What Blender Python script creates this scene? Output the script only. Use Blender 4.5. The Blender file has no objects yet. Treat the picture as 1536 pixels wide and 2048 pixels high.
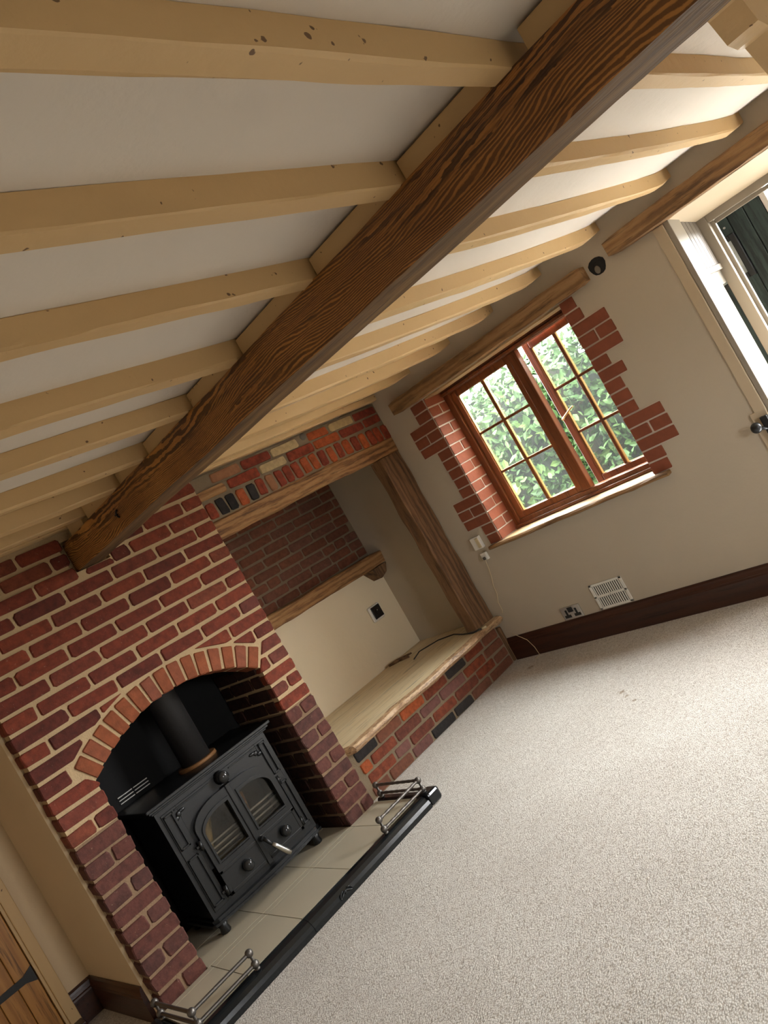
import bpy, bmesh, math, random
from mathutils import Vector, Matrix, noise
S = bpy.context.scene
COL = S.collection
R = random.Random(7)

# ---------------------------------------------------------------- camera, sky, light, exposure
cam = bpy.data.cameras.new('camera'); co = bpy.data.objects.new('camera', cam); COL.objects.link(co)
rot = Matrix(((0.631087, 0.370493, -0.681516), (-0.596045, -0.330669, -0.731702), (-0.496447, 0.867982, 0.01215)))
co.matrix_world = Matrix.Translation((-2.06686, -3.38989, 1.39807)) @ rot.to_4x4()
cam.sensor_fit = 'HORIZONTAL'; cam.sensor_width = 36.0; cam.lens = 36.0 * 1490.66 / 1536.0
cam.clip_start = 0.02; cam.clip_end = 200
S.camera = co
W = bpy.data.worlds.new('sky'); S.world = W; W.use_nodes = True
wb = W.node_tree.nodes['Background']
wb.inputs['Color'].default_value = (0.97, 0.985, 1.0, 1); wb.inputs['Strength'].default_value = 58.0
S.view_settings.view_transform = 'Standard'; S.view_settings.look = 'None'
S.view_settings.gamma = 1; S.view_settings.use_curve_mapping = False
S.view_settings.exposure = -0.25

def area(name, loc, direction, sx, sy, power, color=(1, 1, 1), portal=False):
    l = bpy.data.lights.new(name, 'AREA'); l.shape = 'RECTANGLE'; l.size = sx; l.size_y = sy
    l.energy = power; l.color = color
    if portal: l.cycles.is_portal = True
    o = bpy.data.objects.new(name, l); COL.objects.link(o); o.location = loc
    o.rotation_euler = Vector(direction).to_track_quat('-Z', 'Y').to_euler()
    return o
area('window_portal', (1.92, -0.825, 1.33), (-1, 0, 0), 1.15, 1.05, 1, portal=True)
area('door_portal', (2.12, -2.8, 1.35), (-1, 0, 0), 1.4, 1.05, 1, portal=True)
area('added_opening_portal', (-.70, -5.31, 1.15), (0, 1, 0), .6, .6, 1, portal=True)  # portal at an unseen opening, added behind the camera for daylight


# ---------------------------------------------------------------- materials
class NT:
    def __init__(s, name):
        m = bpy.data.materials.new(name); m.use_nodes = True
        s.m = m; s.t = m.node_tree; s.n = s.t.nodes; s.l = s.t.links
        s.b = s.n['Principled BSDF']; s.out = s.n['Material Output']
        s.geo = s.n.new('ShaderNodeNewGeometry')
    def link(s, a, b): s.l.new(a, b)
    def mapv(s, scale=(1, 1, 1), rotz=0, src=None):
        mp = s.n.new('ShaderNodeMapping'); mp.inputs['Scale'].default_value = scale
        mp.inputs['Rotation'].default_value = (0, 0, rotz)
        s.link(src or s.geo.outputs['Position'], mp.inputs['Vector']); return mp.outputs['Vector']
    def noise(s, scale, detail=4, vec=None, rough=0.55, dist=0):
        t = s.n.new('ShaderNodeTexNoise'); t.inputs['Scale'].default_value = scale
        t.inputs['Detail'].default_value = detail; t.inputs['Roughness'].default_value = rough
        t.inputs['Distortion'].default_value = dist
        s.link(vec or s.geo.outputs['Position'], t.inputs['Vector']); return t.outputs['Fac']
    def wave(s, scale, dist, vec, detail=3, dscale=1.5, direction='Z', drough=.5):
        t = s.n.new('ShaderNodeTexWave'); t.bands_direction = direction
        t.inputs['Scale'].default_value = scale; t.inputs['Distortion'].default_value = dist
        t.inputs['Detail'].default_value = detail; t.inputs['Detail Scale'].default_value = dscale
        t.inputs['Detail Roughness'].default_value = drough
        s.link(vec, t.inputs['Vector']); return t.outputs['Fac']
    def ramp(s, fac, stops):
        r = s.n.new('ShaderNodeValToRGB'); e = r.color_ramp.elements
        while len(e) < len(stops): e.new(0.5)
        for k, (p, c) in enumerate(stops): e[k].position = p; e[k].color = (*c, 1)
        s.link(fac, r.inputs['Fac']); return r.outputs['Color']
    def mix(s, a, b, fac, mode='MIX'):
        x = s.n.new('ShaderNodeMix'); x.data_type = 'RGBA'; x.blend_type = mode
        for sock, v in ((x.inputs[0], fac), (x.inputs[6], a), (x.inputs[7], b)):
            if hasattr(v, 'links'): s.link(v, sock)
            elif isinstance(v, (int, float)): sock.default_value = v
            else: sock.default_value = (*v, 1)
        return x.outputs[2]
    def math(s, op, a, b=0.5):
        x = s.n.new('ShaderNodeMath'); x.operation = op
        for sock, v in ((x.inputs[0], a), (x.inputs[1], b)):
            if hasattr(v, 'links'): s.link(v, sock)
            else: sock.default_value = v
        return x.outputs[0]
    def bump(s, h, strength=.3, dist=.002, prev=None):
        b = s.n.new('ShaderNodeBump'); b.inputs['Strength'].default_value = strength
        b.inputs['Distance'].default_value = dist; s.link(h, b.inputs['Height'])
        if prev: s.link(prev, b.inputs['Normal'])
        s.link(b.outputs['Normal'], s.b.inputs['Normal']); return b.outputs['Normal']
    def col(s, c):
        if hasattr(c, 'links'): s.link(c, s.b.inputs['Base Color'])
        else: s.b.inputs['Base Color'].default_value = (*c, 1)
    def set(s, rough=.8, metal=0, spec=None):
        s.b.inputs['Roughness'].default_value = rough; s.b.inputs['Metallic'].default_value = metal
        if spec is not None: s.b.inputs['Specular IOR Level'].default_value = spec
        return s.m

def painted(name, c, rough=.75, var=.06, bscale=60, bdist=.002, bs=.35):
    t = NT(name); n = t.noise(2.2, 5)
    c2 = tuple(x * (1 - var * 2) for x in c)
    cc = t.mix(c2, c, n)
    if name.startswith('joist'):      # small chips and flecks showing brown wood through the paint
        cc = t.mix(cc, (.16, .085, .035), t.ramp(t.noise(46, 2, None, .4), [(.735, (0, 0, 0)), (.755, (1, 1, 1))]))
    t.col(cc); n2 = t.noise(bscale, 5); n3 = t.noise(bscale / 7, 3)
    p = t.bump(n3, bs * .8, bdist * 3); t.bump(n2, bs, bdist, p)
    return t.set(rough)

def brick_mat(name, stops, dark=.45, spot=None):
    t = NT(name); oi = t.n.new('ShaderNodeObjectInfo')
    base = t.ramp(oi.outputs['Random'], stops)
    off = t.n.new('ShaderNodeVectorMath'); off.operation = 'ADD'
    t.link(t.geo.outputs['Position'], off.inputs[0]); t.link(oi.outputs['Random'], off.inputs[1])
    n = t.noise(28, 6, off.outputs[0], .65)
    mask = t.ramp(n, [(0.35, (0, 0, 0)), (0.7, (1, 1, 1))])
    dk = t.mix(base, (dark, dark, dark), 1.0, 'MULTIPLY')
    c = t.mix(dk, base, mask)
    if spot:
        s2 = t.ramp(t.noise(90, 3, off.outputs[0], .7), [(0.66, (0, 0, 0)), (0.74, (1, 1, 1))])
        c = t.mix(c, spot, t.math('MULTIPLY', s2, .45))
    t.col(c)
    p = t.bump(t.noise(35, 4, off.outputs[0]), .5, .006); t.bump(t.noise(220, 4), .5, .0015, p)
    return t.set(.82, spec=.35)

M = {}
M['brick_red'] = brick_mat('brick_red', [(0, (.12, .024, .014)), (.3, (.19, .034, .016)), (.6, (.24, .045, .018)), (.85, (.15, .040, .028)), (1, (.27, .062, .024))], .5, (.42, .30, .2))
M['brick_arch'] = brick_mat('brick_arch', [(0, (.26, .07, .025)), (.5, (.31, .085, .03)), (1, (.25, .075, .04))], .7)
M['brick_base'] = brick_mat('brick_base', [(0, (.11, .042, .033)), (.5, (.15, .050, .036)), (1, (.13, .040, .028))], .5, (.4, .28, .2))
M['brick_sooty'] = brick_mat('brick_sooty', [(0, (.035, .012, .008)), (.5, (.06, .018, .010)), (1, (.045, .016, .01))], .4)
M['brick_brown'] = brick_mat('brick_brown', [(0, (.17, .062, .034)), (.5, (.23, .080, .042)), (1, (.19, .080, .052))], .6)
M['brick_orange'] = brick_mat('brick_orange', [(0, (.42, .085, .022)), (1, (.50, .115, .03))], .5, (.6, .4, .28))
M['brick_crimson'] = brick_mat('brick_crimson', [(0, (.25, .040, .020)), (1, (.37, .065, .025))], .45)
M['brick_rust'] = brick_mat('brick_rust', [(0, (.20, .045, .020)), (.5, (.28, .062, .024)), (1, (.17, .050, .030))], .45, (.5, .35, .25))
M['brick_purple'] = brick_mat('brick_purple', [(0, (.16, .065, .055)), (1, (.22, .09, .07))], .6)
M['brick_black'] = brick_mat('brick_black', [(0, (.022, .018, .017)), (1, (.045, .036, .032))], .5)
M['brick_buff'] = brick_mat('brick_buff', [(0, (.50, .36, .16)), (1, (.56, .42, .22))], .7)
M['brick_tan'] = brick_mat('brick_tan', [(0, (.36, .16, .075)), (1, (.40, .20, .10))], .7)
M['brick_quoin'] = brick_mat('brick_quoin', [(0, (.235, .068, .033)), (1, (.275, .078, .038))], .85)
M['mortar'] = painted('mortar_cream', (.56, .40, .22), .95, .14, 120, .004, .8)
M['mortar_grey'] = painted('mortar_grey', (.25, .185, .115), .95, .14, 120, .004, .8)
M['mortar_white'] = painted('mortar_pale', (.60, .50, .41), .95, .05, 120, .002, .5)
M['soot'] = painted('soot', (.005, .0045, .004), .95, .3)
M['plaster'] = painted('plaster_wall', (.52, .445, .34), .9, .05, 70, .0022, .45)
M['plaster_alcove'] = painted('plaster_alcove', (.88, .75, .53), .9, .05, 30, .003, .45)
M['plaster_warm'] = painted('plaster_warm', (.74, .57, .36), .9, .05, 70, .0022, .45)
M['plaster_ceiling'] = painted('plaster_ceiling', (.78, .70, .60), .9, .03, 80, .002, .4)
M['joist'] = painted('joist_cream_paint', (.68, .455, .215), .55, .08, 40, .0025, .5)
M['white_gloss'] = painted('white_gloss_paint', (.52, .46, .40), .35, .02, 40, .0008, .2)
M['reveal_paint_dimmed'] = painted('reveal_paint_dimmed', (.30, .26, .21), .5, .02, 40, .0008, .2)  # darker than the real jamb paint, to hold down the daylight glare
M['reveal_board_dimmed'] = painted('reveal_board_paint_dimmed', (.17, .145, .12), .5, .02, 40, .0008, .2)  # same paint darkened further so the lit boards keep their grooves
M['cream_trim'] = painted('cream_trim_paint', (.56, .45, .31), .5, .04, 40, .001, .3)
M['white_plastic'] = painted('white_plastic', (.80, .76, .68), .4, .02, 10, .0002, .1)
M['yellowed_plastic'] = painted('yellowed_plastic', (.68, .56, .34), .4, .02, 10, .0002, .1)
M['black'] = painted('black_satin', (.012, .012, .012), .35, .1, 90, .0004, .2)
M['rubber'] = painted('black_rubber', (.015, .013, .012), .6, .1)
M['tile'] = painted('hearth_tile', (.56, .49, .36), .38, .13, 8, .001, .2)
M['grout'] = painted('grout_dark', (.05, .045, .04), .9, .1)
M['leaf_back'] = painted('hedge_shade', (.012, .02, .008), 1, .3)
M['ground'] = painted('ground', (.10, .095, .075), 1, .2)

def wood(name, dark, mid, light, axis, ringscale=9, dist=6, stretch=.12, rough=.6, bs=.6, bd=.003, fine=70, pos=(.25, .5, .8), wv=.22):
    t = NT(name); sc = [1, 1, 1]; sc['xyz'.index(axis)] = stretch
    v = t.mapv(tuple(sc))
    w = t.wave(ringscale, dist, v, 5, 1.8, 'Z' if axis != 'z' else 'X', .7)
    n = t.noise(6, 6, v, .62, .8); f = t.noise(fine, 5, t.mapv(tuple(1 if s == 1 else .05 for s in sc)), .7)
    st = t.noise(28, 5, t.mapv(tuple(1 if s == 1 else .045 for s in sc)), .65, .3)
    fac = t.math('ADD', t.math('ADD', t.math('MULTIPLY', w, wv), t.math('MULTIPLY', n, .78 - wv)), t.math('MULTIPLY', st, .30))
    c = t.ramp(fac, [(pos[0] + .08, dark), (pos[1] + .03, mid), (pos[2], light)])
    c = t.mix(c, t.mix(c, (.30, .27, .24), 1.0, 'MULTIPLY'), t.ramp(f, [(.54, (0, 0, 0)), (.70, (1, 1, 1))]))
    t.col(c); p = t.bump(st, bs, bd); t.bump(f, .6, .0015, p)
    return t.set(rough)
M['beam_side'] = None
def beam_mat():
    # bold flat-sawn grain running along y, dark rings on orange brown
    t = NT('beam_stained_pine')
    v = t.mapv((1.0, .20, 1.0))
    warp = t.noise(4.5, 3, v, .5); warp2 = t.noise(1.3, 1, t.mapv((1, .6, 1)))
    vm = t.n.new('ShaderNodeVectorMath'); vm.operation = 'MULTIPLY_ADD'
    cmb = t.n.new('ShaderNodeCombineXYZ'); t.link(t.math('ADD', t.math('SUBTRACT', warp, .5), t.math('MULTIPLY', t.math('SUBTRACT', warp2, .5), .9)), cmb.inputs[2])
    t.link(cmb.outputs[0], vm.inputs[0]); vm.inputs[1].default_value = (.0, .0, .17); t.link(v, vm.inputs[2])
    w = t.wave(52, 2.6, vm.outputs[0], 4, 2.5, 'Z', .65)
    sep = t.n.new('ShaderNodeSeparateXYZ'); t.link(t.geo.outputs['Position'], sep.inputs[0])
    patch = t.noise(7.0, 4, t.mapv((1, .28, 1)), .6, .5)
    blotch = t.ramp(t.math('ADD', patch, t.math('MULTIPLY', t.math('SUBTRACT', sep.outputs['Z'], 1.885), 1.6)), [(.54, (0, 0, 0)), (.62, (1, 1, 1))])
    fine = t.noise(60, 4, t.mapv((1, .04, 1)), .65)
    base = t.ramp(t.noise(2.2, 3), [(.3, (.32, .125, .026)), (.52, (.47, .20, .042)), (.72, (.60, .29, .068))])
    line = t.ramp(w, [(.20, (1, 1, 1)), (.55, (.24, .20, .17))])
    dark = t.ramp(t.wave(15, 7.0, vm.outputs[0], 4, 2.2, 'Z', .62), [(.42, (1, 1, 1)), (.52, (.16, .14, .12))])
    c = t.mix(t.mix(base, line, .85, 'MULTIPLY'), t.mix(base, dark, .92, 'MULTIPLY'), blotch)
    c = t.mix(c, t.mix(c, (.45, .42, .4), 1, 'MULTIPLY'), t.ramp(fine, [(.52, (0, 0, 0)), (.7, (1, 1, 1))]))
    t.col(c); p = t.bump(w, .4, .002); t.bump(fine, .5, .002, p)
    return t.set(.55)
M['beam_side'] = beam_mat()
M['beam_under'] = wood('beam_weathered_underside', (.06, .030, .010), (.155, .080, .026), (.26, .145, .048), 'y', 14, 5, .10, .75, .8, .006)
M['oak_x'] = wood('oak_along_x', (.10, .040, .012), (.30, .145, .050), (.44, .25, .10), 'x', 8, 9, .16, .75, 1, .008)
M['oak_y'] = wood('oak_along_y', (.09, .042, .014), (.24, .125, .045), (.36, .205, .085), 'y', 7, 8, .16, .75, 1, .008)
M['oak_z'] = wood('oak_along_z', (.055, .026, .011), (.155, .078, .032), (.24, .13, .058), 'z', 8, 8, .16, .75, 1, .008)
M['bench_wood'] = wood('bench_waxed_oak', (.56, .40, .20), (.76, .60, .36), (.84, .70, .47), 'x', 6, 7, .10, .35, .15, .001, pos=(.2, .5, .8))
M['bench_edge'] = wood('bench_live_edge', (.16, .07, .03), (.48, .30, .16), (.66, .47, .28), 'x', 14, 12, .5, .5, .6, .004)
M['sill_wood'] = wood('sill_oak', (.34, .21, .10), (.52, .36, .19), (.65, .48, .28), 'y', 7, 6, .1, .45, .3, .002)
M['skirting'] = wood('skirting_mahogany', (.034, .011, .006), (.048, .015, .007), (.06, .019, .009), 'y', 6, 4, .1, .35, .1, .0006)
M['frame'] = wood('window_frame_mahogany', (.10, .030, .012), (.20, .062, .022), (.30, .105, .038), 'z', 5, 3, .08, .3, .1, .0005)
M['pine'] = wood('door_pine', (.34, .14, .028), (.48, .22, .05), (.56, .28, .075), 'z', 6, 6, .1, .4, .15, .001)
M['green_wood'] = wood('green_woodgrain', (.004, .009, .008), (.011, .021, .019), (.02, .034, .030), 'z', 13, 9, .10, .5, .6, .003, wv=.45)

def simple(name, c, rough=.5, metal=0, spec=None):
    t = NT(name); t.col(t.mix(tuple(x * .85 for x in c), c, t.noise(14, 4))); return t.set(rough, metal, spec)
M['gold'] = simple('gold_bead', (.80, .52, .20), .35, .4)
M['brass'] = simple('brass', (.65, .50, .25), .3, 1)
M['chrome'] = simple('brushed_chrome', (.62, .60, .56), .28, 1)
M['iron'] = painted('cast_iron', (.007, .0075, .008), .36, .2, 150, .0008, .3)
M['pewter'] = simple('pewter_grey_metal', (.17, .155, .14), .42, .85)
M['kerb'] = painted('kerb_black', (.010, .012, .013), .22, .2, 30, .001, .25)
M['knob_dark'] = simple('polished_black_knob', (.03, .03, .03), .15, .3)
M['copper'] = simple('collar_rust', (.26, .12, .04), .6, .2)
M['frosted'] = simple('frosted_pane', (.85, .88, .86), .5)
M['hole'] = simple('dark_recess', (.012, .010, .008), .9)
M['stone'] = painted('grey_stone', (.22, .19, .15), .9, .3, 30, .006, .8)

def glass_mat(name, tint, gloss, haze=0.0):
    m = bpy.data.materials.new(name); m.use_nodes = True; n = m.node_tree.nodes; l = m.node_tree.links
    n.remove(n['Principled BSDF']); tr = n.new('ShaderNodeBsdfTransparent'); tr.inputs[0].default_value = (*tint, 1)
    gl = n.new('ShaderNodeBsdfGlossy'); gl.inputs['Roughness'].default_value = .03
    lw = n.new('ShaderNodeLayerWeight'); lw.inputs[0].default_value = .5
    fr = n.new('ShaderNodeMath'); fr.operation = 'POWER'; fr.inputs[1].default_value = 4.5; l.new(lw.outputs['Facing'], fr.inputs[0])
    mu = n.new('ShaderNodeMath'); mu.operation = 'MULTIPLY_ADD'; mu.inputs[1].default_value = gloss * .8; mu.inputs[2].default_value = .03 * gloss
    mx = n.new('ShaderNodeMixShader'); l.new(fr.outputs[0], mu.inputs[0]); l.new(mu.outputs[0], mx.inputs[0])
    base = tr.outputs[0]
    if haze:   # milky film putting flare haze into the glass
        tl = n.new('ShaderNodeBsdfTranslucent'); tl.inputs[0].default_value = (.9, .92, .9, 1)
        m2 = n.new('ShaderNodeMixShader'); m2.inputs[0].default_value = haze
        l.new(tr.outputs[0], m2.inputs[1]); l.new(tl.outputs[0], m2.inputs[2]); base = m2.outputs[0]
    l.new(base, mx.inputs[1]); l.new(gl.outputs[0], mx.inputs[2]); l.new(mx.outputs[0], n['Material Output'].inputs[0])
    return m
M['glass'] = glass_mat('window_glass', (.96, .98, .97), 1.0, .009)
M['stove_glass'] = glass_mat('stove_glass', (.72, .70, .66), 1.0, .03)
M['blue_glass'] = simple('blue_green_glass_edge', (.45, .60, .60), .15)

def leaf_mat():
    t = NT('hedge_leaf'); oi = t.n.new('ShaderNodeObjectInfo')
    n = t.noise(7, 3)
    f = t.math('ADD', t.math('MULTIPLY', n, .8), t.math('MULTIPLY', oi.outputs['Random'], .25))
    c = t.ramp(f, [(.28, (.012, .030, .008)), (.5, (.042, .088, .024)), (.78, (.12, .18, .045))])
    t.col(c)
    return t.set(.6, spec=.22)
M['leaf'] = leaf_mat()

def carpet_mat():
    t = NT('carpet_loop_pile')
    v = t.mapv((150, 260, 1), .25)
    vo = t.n.new('ShaderNodeTexVoronoi'); vo.inputs['Scale'].default_value = 1.0; t.link(v, vo.inputs['Vector'])
    big = t.noise(1.6, 4); mid = t.noise(45, 4, None, .7)
    c = t.ramp(big, [(.3, (.67, .635, .58)), (.6, (.74, .71, .655))])
    c = t.mix(c, t.mix(c, (.62, .58, .54), 1, 'MULTIPLY'), t.ramp(vo.outputs['Distance'], [(.35, (0, 0, 0)), (.85, (1, 1, 1))]))
    c = t.mix(c, t.mix(c, (.86, .85, .84), 1, 'MULTIPLY'), t.ramp(mid, [(.4, (1, 1, 1)), (.6, (0, 0, 0))]))
    # a few scuffed dirty marks
    for (x, y, r) in ((.85, -1.10, .05), (.74, -1.23, .035), (1.44, -.10, .06), (.80, -1.16, .03)):
        d = t.n.new('ShaderNodeVectorMath'); d.operation = 'DISTANCE'; d.inputs[1].default_value = (x, y, 0)
        t.link(t.geo.outputs['Position'], d.inputs[0])
        k = t.math('ADD', t.math('DIVIDE', d.outputs['Value'], r), t.math('MULTIPLY', t.noise(60, 3), 1.2))
        c = t.mix(t.mix(c, (.62, .55, .48), 1, 'MULTIPLY'), c, t.ramp(k, [(.85, (0, 0, 0)), (1.2, (1, 1, 1))]))
    t.col(c)
    inv = t.math('SUBTRACT', 1.0, vo.outputs['Distance'])
    p = t.bump(inv, .7, .003); t.bump(mid, .15, .002, p)
    return t.set(.95, spec=.1)
M['carpet'] = carpet_mat()

# ---------------------------------------------------------------- mesh helpers
class MB:
    def __init__(s): s.v = []; s.f = []; s.mi = []; s.sm = []
    def add(s, verts, faces, mi=0, smooth=False):
        k = len(s.v); s.v += [tuple(p) for p in verts]
        for f in faces: s.f.append(tuple(k + i for i in f)); s.mi.append(mi); s.sm.append(smooth)
        return s
    def box(s, x0, x1, y0, y1, z0, z1, bev=0, mi=0):
        x0, x1 = min(x0, x1), max(x0, x1); y0, y1 = min(y0, y1), max(y0, y1); z0, z1 = min(z0, z1), max(z0, z1)
        if bev <= 0:
            v = [(x, y, z) for x in (x0, x1) for y in (y0, y1) for z in (z0, z1)]
            return s.add(v, [(0, 1, 3, 2), (4, 6, 7, 5), (0, 4, 5, 1), (2, 3, 7, 6), (0, 2, 6, 4), (1, 5, 7, 3)], mi)
        b = min(bev, (x1 - x0) * .45, (y1 - y0) * .45, (z1 - z0) * .45)
        bm = bmesh.new(); bmesh.ops.create_cube(bm, size=1)
        for q in bm.verts: q.co = ((x0 + x1) / 2 + q.co.x * (x1 - x0), (y0 + y1) / 2 + q.co.y * (y1 - y0), (z0 + z1) / 2 + q.co.z * (z1 - z0))
        bmesh.ops.bevel(bm, geom=bm.edges[:], offset=b, segments=2, affect='EDGES', profile=.5)
        return s.bm(bm, mi)
    def bm(s, bm, mi=0, smooth=False):
        bm.verts.index_update(); s.add([q.co[:] for q in bm.verts], [[q.index for q in f.verts] for f in bm.faces], mi, smooth)
        bm.free(); return s
    def prism(s, poly, a, b, axis='y', mi=0):
        # poly: 2d points; extruded from a to b along axis
        def P(p, t):
            return {'y': (p[0], t, p[1]), 'x': (t, p[0], p[1]), 'z': (p[0], p[1], t)}[axis]
        n = len(poly); v = [P(p, a) for p in poly] + [P(p, b) for p in poly]
        f = [tuple(range(n))[::-1], tuple(range(n, 2 * n))] + [(i, (i + 1) % n, n + (i + 1) % n, n + i) for i in range(n)]
        return s.add(v, f, mi)
    def tube(s, pts, r, n=8, mi=0, caps=True, smooth=True):
        pts = [Vector(p) for p in pts]; rs = r if isinstance(r, (list, tuple)) else [r] * len(pts)
        k = len(s.v); up = None
        for i, p in enumerate(pts):
            d = (pts[min(i + 1, len(pts) - 1)] - pts[max(i - 1, 0)]).normalized()
            if up is None: up = d.orthogonal().normalized()
            up = (up - d * up.dot(d)).normalized(); w = d.cross(up)
            for j in range(n):
                a = 2 * math.pi * j / n; s.v.append(tuple(p + (up * math.cos(a) + w * math.sin(a)) * rs[i]))
        for i in range(len(pts) - 1):
            for j in range(n):
                s.f.append((k + i * n + j, k + i * n + (j + 1) % n, k + (i + 1) * n + (j + 1) % n, k + (i + 1) * n + j)); s.mi.append(mi); s.sm.append(smooth)
        if caps:
            s.f.append(tuple(k + j for j in range(n))[::-1]); s.mi.append(mi); s.sm.append(False)
            e = k + (len(pts) - 1) * n; s.f.append(tuple(e + j for j in range(n))); s.mi.append(mi); s.sm.append(False)
        return s
    def sphere(s, c, r, sc=(1, 1, 1), mi=0, u=14, v=9):
        bm = bmesh.new(); bmesh.ops.create_uvsphere(bm, u_segments=u, v_segments=v, radius=r)
        for q in bm.verts: q.co = Vector((q.co.x * sc[0], q.co.y * sc[1], q.co.z * sc[2])) + Vector(c)
        return s.bm(bm, mi, True)
    def mesh(s, name, mats):
        me = bpy.data.meshes.new(name); me.from_pydata(s.v, [], s.f)
        for m in (mats if isinstance(mats, (list, tuple)) else [mats]):
            if m: me.materials.append(m)
        for p, mi, sm in zip(me.polygons, s.mi, s.sm): p.material_index = mi; p.use_smooth = sm
        bm = bmesh.new(); bm.from_mesh(me); bmesh.ops.recalc_face_normals(bm, faces=bm.faces); bm.to_mesh(me); bm.free()
        me.update(); return me
    def obj(s, name, mats, parent=None, **kw):
        return link(name, s.mesh(name, mats), parent, **kw)
def link(name, me, parent=None, **kw):
    o = bpy.data.objects.new(name, me); COL.objects.link(o); o.parent = parent
    for k, v in kw.items(): o[k] = v
    return o
def thing(name, label, category, group=None):
    o = bpy.data.objects.new(name, None); COL.objects.link(o); o['label'] = label; o['category'] = category
    if group: o['group'] = group
    o.empty_display_size = .05
    return o
def struct(mb, name, mats, label=None, cat=None):
    o = mb.obj(name, mats); o['kind'] = 'structure'
    if label: o['label'] = label
    if cat: o['category'] = cat
    return o
def nz(x, y=0, z=0): return noise.noise(Vector((x, y, z)))

def timber(mb, pts, sec, jit=.004, freq=4.0, seed=0, mi=None, cap=True):
    """sweep a cross section along pts. sec(i,t) -> list of 2D (a,b) offsets; a along side vector, b up"""
    pts = [Vector(p) for p in pts]; k = len(mb.v); n = None; run = 0
    for i, p in enumerate(pts):
        d = (pts[min(i + 1, len(pts) - 1)] - pts[max(i - 1, 0)]).normalized()
        up = Vector((0, 0, 1)) if abs(d.z) < .9 else Vector((0, -1, 0))
        side = d.cross(up).normalized(); up = side.cross(d)
        if i: run += (p - pts[i - 1]).length
        q = sec(i / (len(pts) - 1)); n = len(q)
        for j, (a, b) in enumerate(q):
            da = nz(run * freq, j * 7.3 + seed, 1.1) * jit + nz(run * freq * 3.1, j * 3.3 + seed, 5.1) * jit * .5
            db = nz(run * freq, j * 5.9 + seed, 9.4) * jit + nz(run * freq * 3.1, j * 2.3 + seed, 7.1) * jit * .5
            mb.v.append(tuple(p + side * (a + da) + up * (b + db)))
    for i in range(len(pts) - 1):
        for j in range(n):
            mb.f.append((k + i * n + j, k + i * n + (j + 1) % n, k + (i + 1) * n + (j + 1) % n, k + (i + 1) * n + j))
            mb.mi.append(mi[j] if mi else 0); mb.sm.append(False)
    if cap:
        mb.f.append(tuple(k + j for j in range(n))[::-1]); mb.mi.append(0); mb.sm.append(False)
        e = k + (len(pts) - 1) * n; mb.f.append(tuple(e + j for j in range(n))); mb.mi.append(0); mb.sm.append(False)
    return mb
def rect_sec(w, h, c=.006):
    a, b = w / 2, h / 2
    return lambda t: [(-a + c, -b), (a - c, -b), (a, -b + c), (a, b - c), (a - c, b), (-a + c, b), (-a, b - c), (-a, -b + c)]
def lerp(a, b, t): return a + (b - a) * t
def path(p0, p1, n): return [Vector(p0).lerp(Vector(p1), i / n) for i in range(n + 1)]

# bricks: prism of a 2-D outline with rounded corners and a soft front arris; local frame x,z in the wall plane, front at y = 0
def brick_outline(poly, rad, rr, jit=.0018):
    out = []; n = len(poly)
    for i in range(n):
        p, a, b = Vector(poly[i]), Vector(poly[i - 1]), Vector(poly[(i + 1) % n])
        da, db = (a - p), (b - p)
        r1 = min(rad * rr.uniform(.6, 1.3), da.length * .4); r2 = min(rad * rr.uniform(.6, 1.3), db.length * .4)
        for q in (p + da.normalized() * r1, p + db.normalized() * r2):
            out.append(q + Vector((rr.uniform(-jit, jit), rr.uniform(-jit, jit))))
    return out
def brick_mesh(poly, depth, seed, rad=.009, soft=.005, jit=.0026):
    rr = random.Random(seed); o = brick_outline(poly, rad, rr, jit); n = len(o)
    c = sum(o, Vector((0, 0))) / n
    def ins(p, s): d = c - p; return p + d.normalized() * min(s, d.length * .5)
    mb = MB(); v = []
    for p in o: q = ins(p, soft * 1.1); v.append((q.x, rr.uniform(-.001, .0015), q.y))
    for p in o: v.append((p.x, soft, p.y))
    for p in o: v.append((p.x, depth, p.y))
    f = [tuple(range(n))]
    for r in range(2): f += [(r * n + i, r * n + (i + 1) % n, (r + 1) * n + (i + 1) % n, (r + 1) * n + i) for i in range(n)]
    mb.add(v, f); return mb.mesh('brick', None)
_bc = {}
def rect_brick(w, h, d, rad=.009, soft=.005, jit=.0026):
    key = (round(w, 3), round(h, 3), round(d, 3), rad, soft, R.randrange(5))
    if key not in _bc:
        w2, h2 = w / 2, h / 2
        _bc[key] = brick_mesh([(-w2, -h2), (w2, -h2), (w2, h2), (-w2, h2)], d, hash(key) & 0xffff, rad, soft, jit)
        _bc[key].materials.append(M['brick_red'])
    return _bc[key]
def put_brick(parent, mat, a, z, w, h, plane, face='-y', d=.04, **kw):
    """a = centre along the wall, z = centre height, plane = position of the front face"""
    o = bpy.data.objects.new('brick', rect_brick(w, h, d, **kw)); COL.objects.link(o); o.parent = parent
    jy = R.uniform(-.0015, .002); th = R.uniform(-.006, .006)
    if face == '-y': o.location = (a, plane + jy, z); o.rotation_euler = (0, th, 0)
    elif face == '-x': o.location = (plane + jy, a, z); o.rotation_euler = (th, 0, -math.pi / 2)
    elif face == '+y': o.location = (a, plane - jy, z); o.rotation_euler = (0, th, math.pi)
    o.material_slots[0].link = 'OBJECT'; o.material_slots[0].material = mat
    return o

XW = 1.644
# ================================================================ setting
f = MB(); f.box(-4.0, XW, -5.2, 1.0, -.12, 0); struct(f, 'floor', M['carpet'])
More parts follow.
